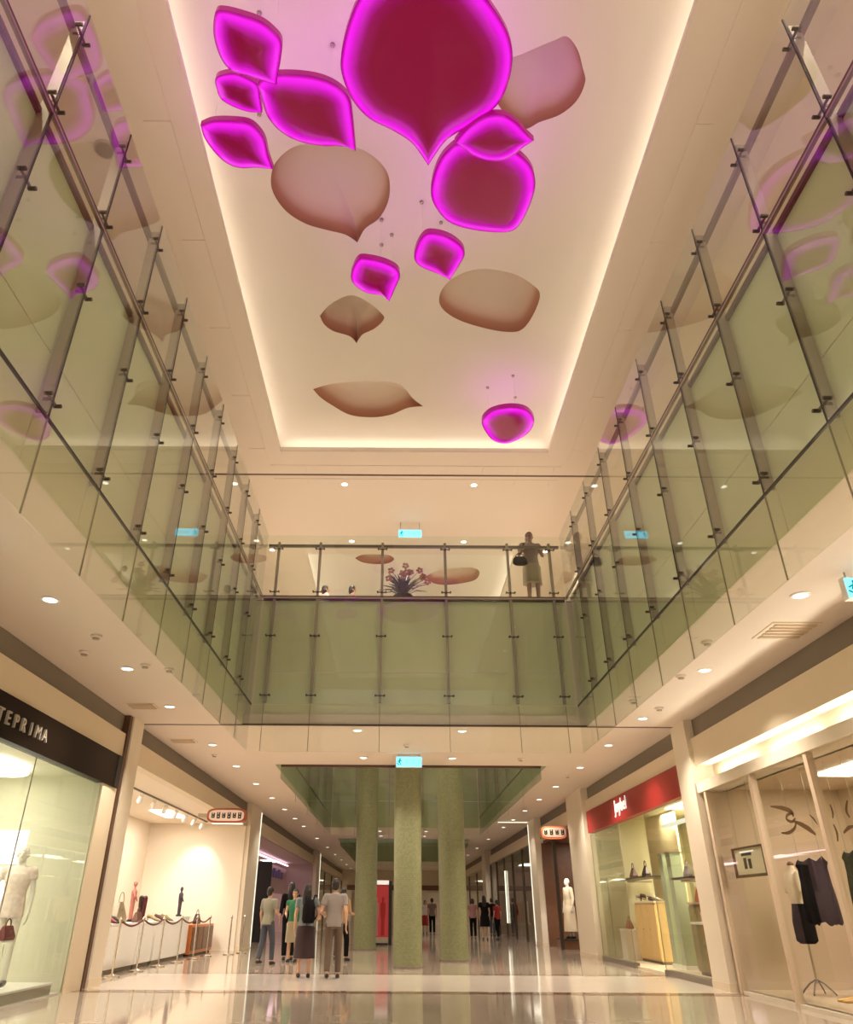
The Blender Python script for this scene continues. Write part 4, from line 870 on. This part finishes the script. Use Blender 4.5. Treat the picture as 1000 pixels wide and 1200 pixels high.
# ================================================================== BLACK-SIGNED SHOP (left window)
t = thing('display_platform', (-5.9, 9, 0), 'low grey and white platform in the black-signed shop window', 'platform')
box('base', mat('grey_platform', (0.36, 0.32, 0.27), .5), t, -6.9, -5.10, 2, 12.75, 0.02, .14); box('top', 'white', t, -6.9, -5.09, 2, 12.76, .14, .165)
box('light_box', emis('white_light_box', (1, .97, .9), 1.4), wl, -6.9, -6.08, 13.02, 13.06, 1.75, 2.25); box('light_box', emis('white_light_box_b', (1, .97, .9), 1.4), wl, -6.9, -6.08, 13.02, 13.06, 1.10, 1.70)
MB().lathe([(.75, 3.02), (.75, 3.06)], (-6.4, 11.6, 0), n=32, sx=.8, sy=1.4).build('ceiling_ring_light', 'panel_light', wl)
FLO = mat('pale_floral', (.80, .66, .60), .7, vary=.3, vscale=18)
person((-5.62, 12.05, .165), .25, 1.78, 'white mannequin in pale floral top behind the black-signed shop glass', FLO, None, arms=('out', 'down'), legs=((.04, 0), (-.03, 0)), sleeve=.4, mann=True, hair=None, shoes=SHOE, cat='mannequin', name='mannequin', vox=.009)
handbag(-5.40, 11.60, .165 + .57, .30, .18, (.14, .015, .02), 'dark red bag beside the white mannequin in the window')
bx = thing('bag_stand', (-5.40, 11.60, .165), 'thin white stand under the dark red bag', 'stand'); MB().lathe([(.12, 0), (.12, .015), (.012, .02), (.012, .54), (.10, .55), (.10, .57)], (-5.40, 11.60, .165), n=16).build('pedestal', 'white', bx, smooth=True)

# ================================================================== LIT-COVE SHOP (right window)
def dress_form(x, y, z, label, top, skirt):
    t = thing('dress_form', (x, y, z), label, 'mannequin')
    for k in range(4):
        a = math.pi / 4 + k * math.pi / 2; MB().tube([(x, y, z + .20), (x + .10 * math.cos(a), y + .10 * math.sin(a), z + .15), (x + .20 * math.cos(a), y + .20 * math.sin(a), z + .06), (x + .24 * math.cos(a), y + .24 * math.sin(a), z + .012)], .012, 6).build('claw_foot', 'dsteel', t, smooth=True)
    MB().cyl((x, y, z + .15), (x, y, z + .75), .016, n=10).build('pole', 'steel', t, smooth=True)
    mb = MB(); loft(mb, [(x, y, z + .66, .10, .12), (x, y, z + .70, .15, .17), (x, y, z + .95, .15, .18), (x, y, z + 1.18, .11, .14), (x, y, z + 1.22, .105, .13)]); mb.build('skirt', skirt, t, smooth=True)
    mb = MB(); loft(mb, [(x, y, z + 1.20, .115, .145), (x, y, z + 1.35, .12, .16), (x, y, z + 1.50, .13, .19), (x, y, z + 1.62, .10, .19), (x, y, z + 1.68, .05, .07), (x, y, z + 1.74, .045, .05)]); mb.build('blouse', top, t, smooth=True)
    for s in (-1, 1): mb = MB(); mb.cap((x, y + s * .17, z + 1.60), (x - .03, y + s * .23, z + 1.38), .06, .045); link(remesh(mb, .012), 'sleeve', [top], t).location = -ORI[t]
    MB().lathe([(.05, 1.74), (.05, 1.77), (.02, 1.80)], (x, y, z), n=14).build('neck_cap', 'dwood', t, smooth=True)
SILK = mat('cream_silk', (.74, .62, .48), .4, vary=.12, vscale=10)
dress_form(6.3, 12.92, .05, 'dress form in cream blouse and black skirt on a claw-footed stand', SILK, BLK)
def hanging_top(x, y0, y1, z0, z1, label):
    t = thing('hanging_garment', (x, (y0 + y1) / 2, z0), label, 'garment'); n = 26; r = random.Random(5)
    f, bk = [], []
    for k in range(9):
        v = k / 8; z = z1 + (z0 - z1) * v; w = (y1 - y0) * (.78 + .16 * v + (.12 if k == 0 else 0)) / 2; row = []
        for i in range(n):
            a = 2 * math.pi * i / n; yy = (y0 + y1) / 2 + w * math.cos(a) ; xx = x + (.05 + .05 * v) * math.sin(a) + .02 * math.sin(7 * a + 3 * v)
            row.append((xx, yy, z + (.035 * math.sin(6 * a) + r.uniform(-.02, .02) if k in (0, 8) else 0)))
        f.append(row)
    MB().rings(f).build('cloth_body', BLK, t, smooth=True)
    for y in (y0 + .15, y1 - .15): MB().cyl((x, y, z1 - .02), (x, y, 3.05), .004, n=5).build('wire', 'steel', t)
hanging_top(6.1, 11.40, 12.36, 1.00, 1.80, 'black ruffled top hung on wires in the lit-cove shop window')
hanging_top(6.15, 10.35, 11.10, 1.12, 1.84, 'second black garment hung on wires near the bronze mullion')
t = thing('framed_notice', (5.7, 12.8, 1.62), 'black-framed notice board with dark print in the window', 'notice board')
box('board', 'cream', t, 5.62, 5.64, 12.30, 13.38, 1.66, 2.04)
for b in ((12.26, 13.42, 1.62, 1.66), (12.26, 13.42, 2.03, 2.06), (13.36, 13.42, 1.62, 2.06), (12.26, 12.30, 1.62, 2.06)): box('frame', 'dwood', t, 5.60, 5.65, *b)
for b in ((12.72, 13.10, 1.93, 1.97), (12.78, 12.88, 1.74, 1.88), (12.95, 13.05, 1.74, 1.90)): box('print', 'black', t, 5.615, 5.62, *b)
box('print', 'signwhite', t, 5.615, 5.62, 12.62, 13.15, 1.975, 2.0)
for y in (12.45, 13.2): MB().cyl((5.63, y, 2.05), (5.63, y, 3.05), .004, n=5).build('wire', 'steel', t)
# bronze brush-stroke emblem on the glass (strokes along the pane)
t = thing('window_emblem', (WR, 10.6, 2.0), 'bronze brush-stroke emblem on the shop glass above the black top', 'emblem')
BRZ = mat('bronze_film', (.10, .05, .015), .4)
def stroke(pts, ws):
    a = []; b = []; S = smooth_outline(pts, {0, len(pts) - 1}, 5)[:-5] + [Vector(pts[-1])]
    n = len(S)
    for i, p in enumerate(S):
        d = (S[min(i + 1, n - 1)] - S[max(i - 1, 0)]).normalized(); nn = Vector((-d.y, d.x)); u = i / (n - 1) * (len(ws) - 1); k = min(int(u), len(ws) - 2); w = ws[k] + (ws[k + 1] - ws[k]) * (u - k)
        a.append(p + nn * w); b.append(p - nn * w)
    mb = MB(); mb.rings([[(WR - .012, a[i].x, a[i].y), (WR - .012, b[i].x, b[i].y), (WR - .006, b[i].x, b[i].y), (WR - .006, a[i].x, a[i].y)] for i in range(n)]); mb.build('stroke', BRZ, t)
def wpx(u, v): d = ray(u, v); k = WR / d.x; return (d.y * k, EYE + d.z * k)
for px, ws in (([(904, 945), (918, 947), (928, 951), (931, 957)], [.008, .03, .03, .012]), ([(931, 953), (924, 955), (923, 960), (929, 963), (933, 959)], [.014, .018, .018, .018, .01]), ([(930, 962), (940, 966), (950, 972), (957, 978)], [.012, .03, .035, .012]), ([(934, 964), (932, 971), (925, 976), (917, 976)], [.012, .02, .022, .008]),
               ([(950, 955), (955, 960), (959, 966)], [.006, .014, .004]), ([(974, 943), (977, 952), (977, 959)], [.008, .018, .006]), ([(994, 938), (993, 950), (997, 958)], [.008, .022, .008]), ([(978, 966), (982, 976), (983, 986)], [.008, .02, .008]), ([(990, 976), (996, 970), (1003, 968)], [.012, .022, .01])):
    stroke([wpx(*p) for p in px], ws)
for s in (0, .14): t = thing('sandal', (6.2, 11.85 + s, .05), 'gold sandal on the window floor by the claw-footed stand', 'shoe', 'gold sandals in the window'); b = MB(); b.cap((6.3, 11.85 + s, .10), (6.2, 11.85 + s, .075), .03, .03); b.cap((6.2, 11.85 + s, .075), (6.08, 11.85 + s, .07), .03, .018); o = link(remesh(b, .01, 1), 'upper', [mat('gold_leather', (.45, .27, .06), .35, metal=.4)], t); o.location = -ORI[t]

# ================================================================== RED-SIGNED SHOP (right)
def shelf(x0, x1, y0, y1, z, label, m='dsteel', z_b=None):
    t = thing('display_shelf', ((x0 + x1) / 2, (y0 + y1) / 2, z), label, 'shelf')
    box('board', m, t, x0, x1, y0, y1, z - .04, z)
    for y in (y0 + .1, y1 - .1): box('bracket', 'steel', t, (x0 + x1) / 2, x1 + .45, y - .02, y + .02, z - .08, z - .04)
shelf(6.0, 6.45, 19.6, 22.2, 1.90, 'dark bracket shelf with two arched bags in the red-signed shop')
shelf(6.0, 6.4, 16.7, 17.9, 1.78, 'short dark bracket shelf with a striped bag')
handbag(6.2, 21.3, 1.90, .34, .24, (.10, .03, .03), 'dark maroon arched bag on the long bracket shelf', tri=True)
handbag(6.2, 20.2, 1.90, .34, .24, (.05, .02, .02), 'black arched bag on the long bracket shelf', tri=True)
handbag(6.2, 17.3, 1.78, .26, .22, (.45, .40, .42), 'striped grey bag on the short bracket shelf')
def cabinet(x0, x1, y0, y1, h, label, m, top='white'):
    t = thing('display_cabinet', ((x0 + x1) / 2, (y0 + y1) / 2, 0.04), label, 'cabinet')
    box('carcass', m, t, x0, x1, y0, y1, .10, h - .04, bevel=.006); box('plinth', 'darkband', t, x0 + .03, x1 - .03, y0 + .03, y1 - .03, .04, .10); box('top', top, t, x0 - .02, x1 + .02, y0 - .02, y1 + .02, h - .04, h)
    n = max(2, int((y1 - y0) / .55))
    for k in range(n): a = y0 + (y1 - y0) * k / n; d = box('door', m, t, x0 - .018, x0, a + .01, a + (y1 - y0) / n - .01, .14, h - .08); MB().sphere((x0 - .03, a + (y1 - y0) / n - .06, h * .55), .016, 8, 6).build('knob', 'chrome', d)
t = thing('display_plinth', (6.1, 21.95, 0.04), 'small white plinth under a rust bag by the red-signed shop glass', 'display stand'); box('block', 'offwhite', t, 5.9, 6.3, 21.7, 22.2, .04, .70, bevel=.006); box('top', 'white', t, 5.89, 6.31, 21.69, 22.21, .70, .73)
handbag(6.1, 21.95, .731, .34, .20, (.40, .14, .06), 'rust bag on a small white plinth behind the red-signed shop glass')
YEL = mat('honey_wood', (.66, .45, .20), .4, vary=.1, vscale=4); OLV = mat('olive_lacquer', (.30, .25, .11), .35)
cabinet(6.2, 6.8, 19.9, 21.6, 1.36, 'honey wood cabinet with shoes on top in the red-signed shop', YEL, 'cream')
cabinet(6.0, 6.5, 15.0, 17.0, .95, 'low olive cabinet with white shoes behind the red-signed shop glass', OLV)
cabinet(6.35, 6.8, 17.15, 18.0, 1.31, 'olive cabinet with a brown bag on top', OLV, 'cream')
handbag(6.5, 17.6, 1.31, .42, .26, (.40, .10, .04), 'rust brown bag on the olive cabinet')
for i, (y, c, l) in enumerate(((20.4, (.75, .66, .50), 'cream shoe on the honey wood cabinet'), (20.9, (.10, .05, .03), 'dark brown shoe on the honey wood cabinet'), (21.3, (.70, .60, .40), 'pale gold shoe on the honey wood cabinet'))): shoe(6.35, y, 1.36, 1.5, c, l, s=1.4)
for i, y in enumerate((16.1, 16.5)): shoe(6.2, y, .95, 1.4 + .4 * i, (.85, .82, .78), 'white shoe on the low olive cabinet', group='white shoes on the olive cabinet', s=1.5)
box('lit_panel', mat('lit_honey_panel', (.80, .66, .38), .5), wr, 6.9, 6.95, 19.6, 21.9, .1, 3.4); box('wall_shelf_light', 'led', wr, 6.7, 6.8, 15.0, 20.0, 2.98, 3.06)
GT = mat('green_glass_tower', (.46, .52, .36), .1, spec=.6)
for y in (18.35, 18.9):
    t = thing('display_tower', (6.3, y, 0.04), 'tall pale green glass tower in the red-signed shop', 'display stand', 'green glass towers')
    box('base', 'white', t, 6.15, 6.45, y - .17, y + .17, .04, .12); box('glass_box', GT, t, 6.17, 6.43, y - .14, y + .14, .12, 2.3, bevel=.01); box('cap', 'steel', t, 6.15, 6.45, y - .16, y + .16, 2.3, 2.33)

# ================================================================== FAR SHOPS
person((6.0, 28.9, 0.30), -1.2, 1.85, 'pale mannequin in long cream coat under the orange-framed sign', mat('cream_coat', (.75, .64, .46), .7), mat('cream_coat_b', (.72, .60, .42), .7), skirt=(.2, .2), sleeve=1.8, mann=True, hair=None, cat='mannequin', name='mannequin', vox=.012)
t = thing('low_podium', (6.0, 28.9, 0), 'low dark podium under the mannequin in a cream coat', 'platform'); box('block', 'dwood', t, 5.6, 6.5, 28.3, 29.5, 0, .27); box('top', 'black', t, 5.58, 6.52, 28.28, 29.52, .27, .30)
lamp('bulb', 'SPOT', (5.7, 28.0, 3.3), 160, WHITE, wr, size=.05, rot=(math.radians(25), 0, 0), cone=1.0)
box('door_frame', 'dsteel', wr, WR - .02, WR + .1, 25.0, 25.2, 0, 3.4); box('door_frame', 'dsteel', wr, WR - .02, WR + .1, 28.0, 28.1, 0, 3.4)
box('led_line', 'led', wr, WR - .06, WR - .03, 40.7, 41.0, .6, 2.9); box('portal_light', 'led', wr, WR - 1.4, WR - .2, 31.84, 31.89, ZC - .03, ZC - .005)
box('pink_strip_light', 'pink_led', wl, -6.55, -6.45, 31.0, 47.5, 3.36, 3.40)
box('dark_panel', 'black', wl, -5.9, -5.15, 33.0, 33.1, 0, 2.85)
PUR = mat('purple_letters', (.14, .10, .30), .5)
for k in range(7): box('wall_letter', PUR, wl, -6.60, -6.52, 40.0 + k * .9, 40.6 + k * .9, 2.62, 2.95 + .1 * (k % 2))
box('sign_board', mat('pink_board', (.62, .44, .46), .5), wl, -6.75, -6.60, 34.0, 47.9, 1.9, 3.2)
t = thing('advert_stand', (-.7, 31, 0), 'tall red advertising stand with pale header seen between the columns', 'advert stand')
box('panel', mat('red_advert', (.42, .035, .04), .5, emit=(.7, .06, .07), es=.12), t, -1.02, -.34, 31.0, 31.08, .25, 1.95); box('header', 'signwhite', t, -1.02, -.34, 30.98, 31.08, 1.98, 2.12); box('foot', 'black', t, -1.0, -.36, 30.85, 31.25, 0, .06); box('post', 'black', t, -.34, -.22, 30.98, 31.1, 0, 2.1)
for x in (-.80, -.55): mb = MB(); loft(mb, [(x, 30.99, .3, .07, .012), (x, 30.99, .75, .06, .012), (x, 30.99, 1.1, .10, .012), (x, 30.99, 1.35, .09, .012), (x, 30.99, 1.40, .03, .012), (x, 30.99, 1.47, .05, .012), (x, 30.99, 1.56, .03, .012)]); mb.build('printed_figure', PINK if x < -.7 else RED, t, smooth=True)
# clothes rails and shelves in the far dark shop
for k, y in enumerate((33.5, 36.5, 39.5, 42.5, 45.5)):
    t = thing('clothes_rail', (6.6, y, 0), '%s clothes rail from the light-edged pillar in the far dark shop' % ORD[k], 'clothes rail', 'clothes rails in the far dark shop')
    MB().tube([(6.6, y - .9, 0), (6.6, y - .9, 1.6), (6.6, y + .9, 1.6), (6.6, y + .9, 0)], .02, 6).build('frame', 'steel', t)
    for q in range(6): box('garment', [PINK, BLK, LILAC, WSH, RED, JEAN][(q + k) % 6], t, 6.4, 6.8, y - .72 + q * .28, y - .60 + q * .28, .55 + .05 * (q % 3), 1.54)
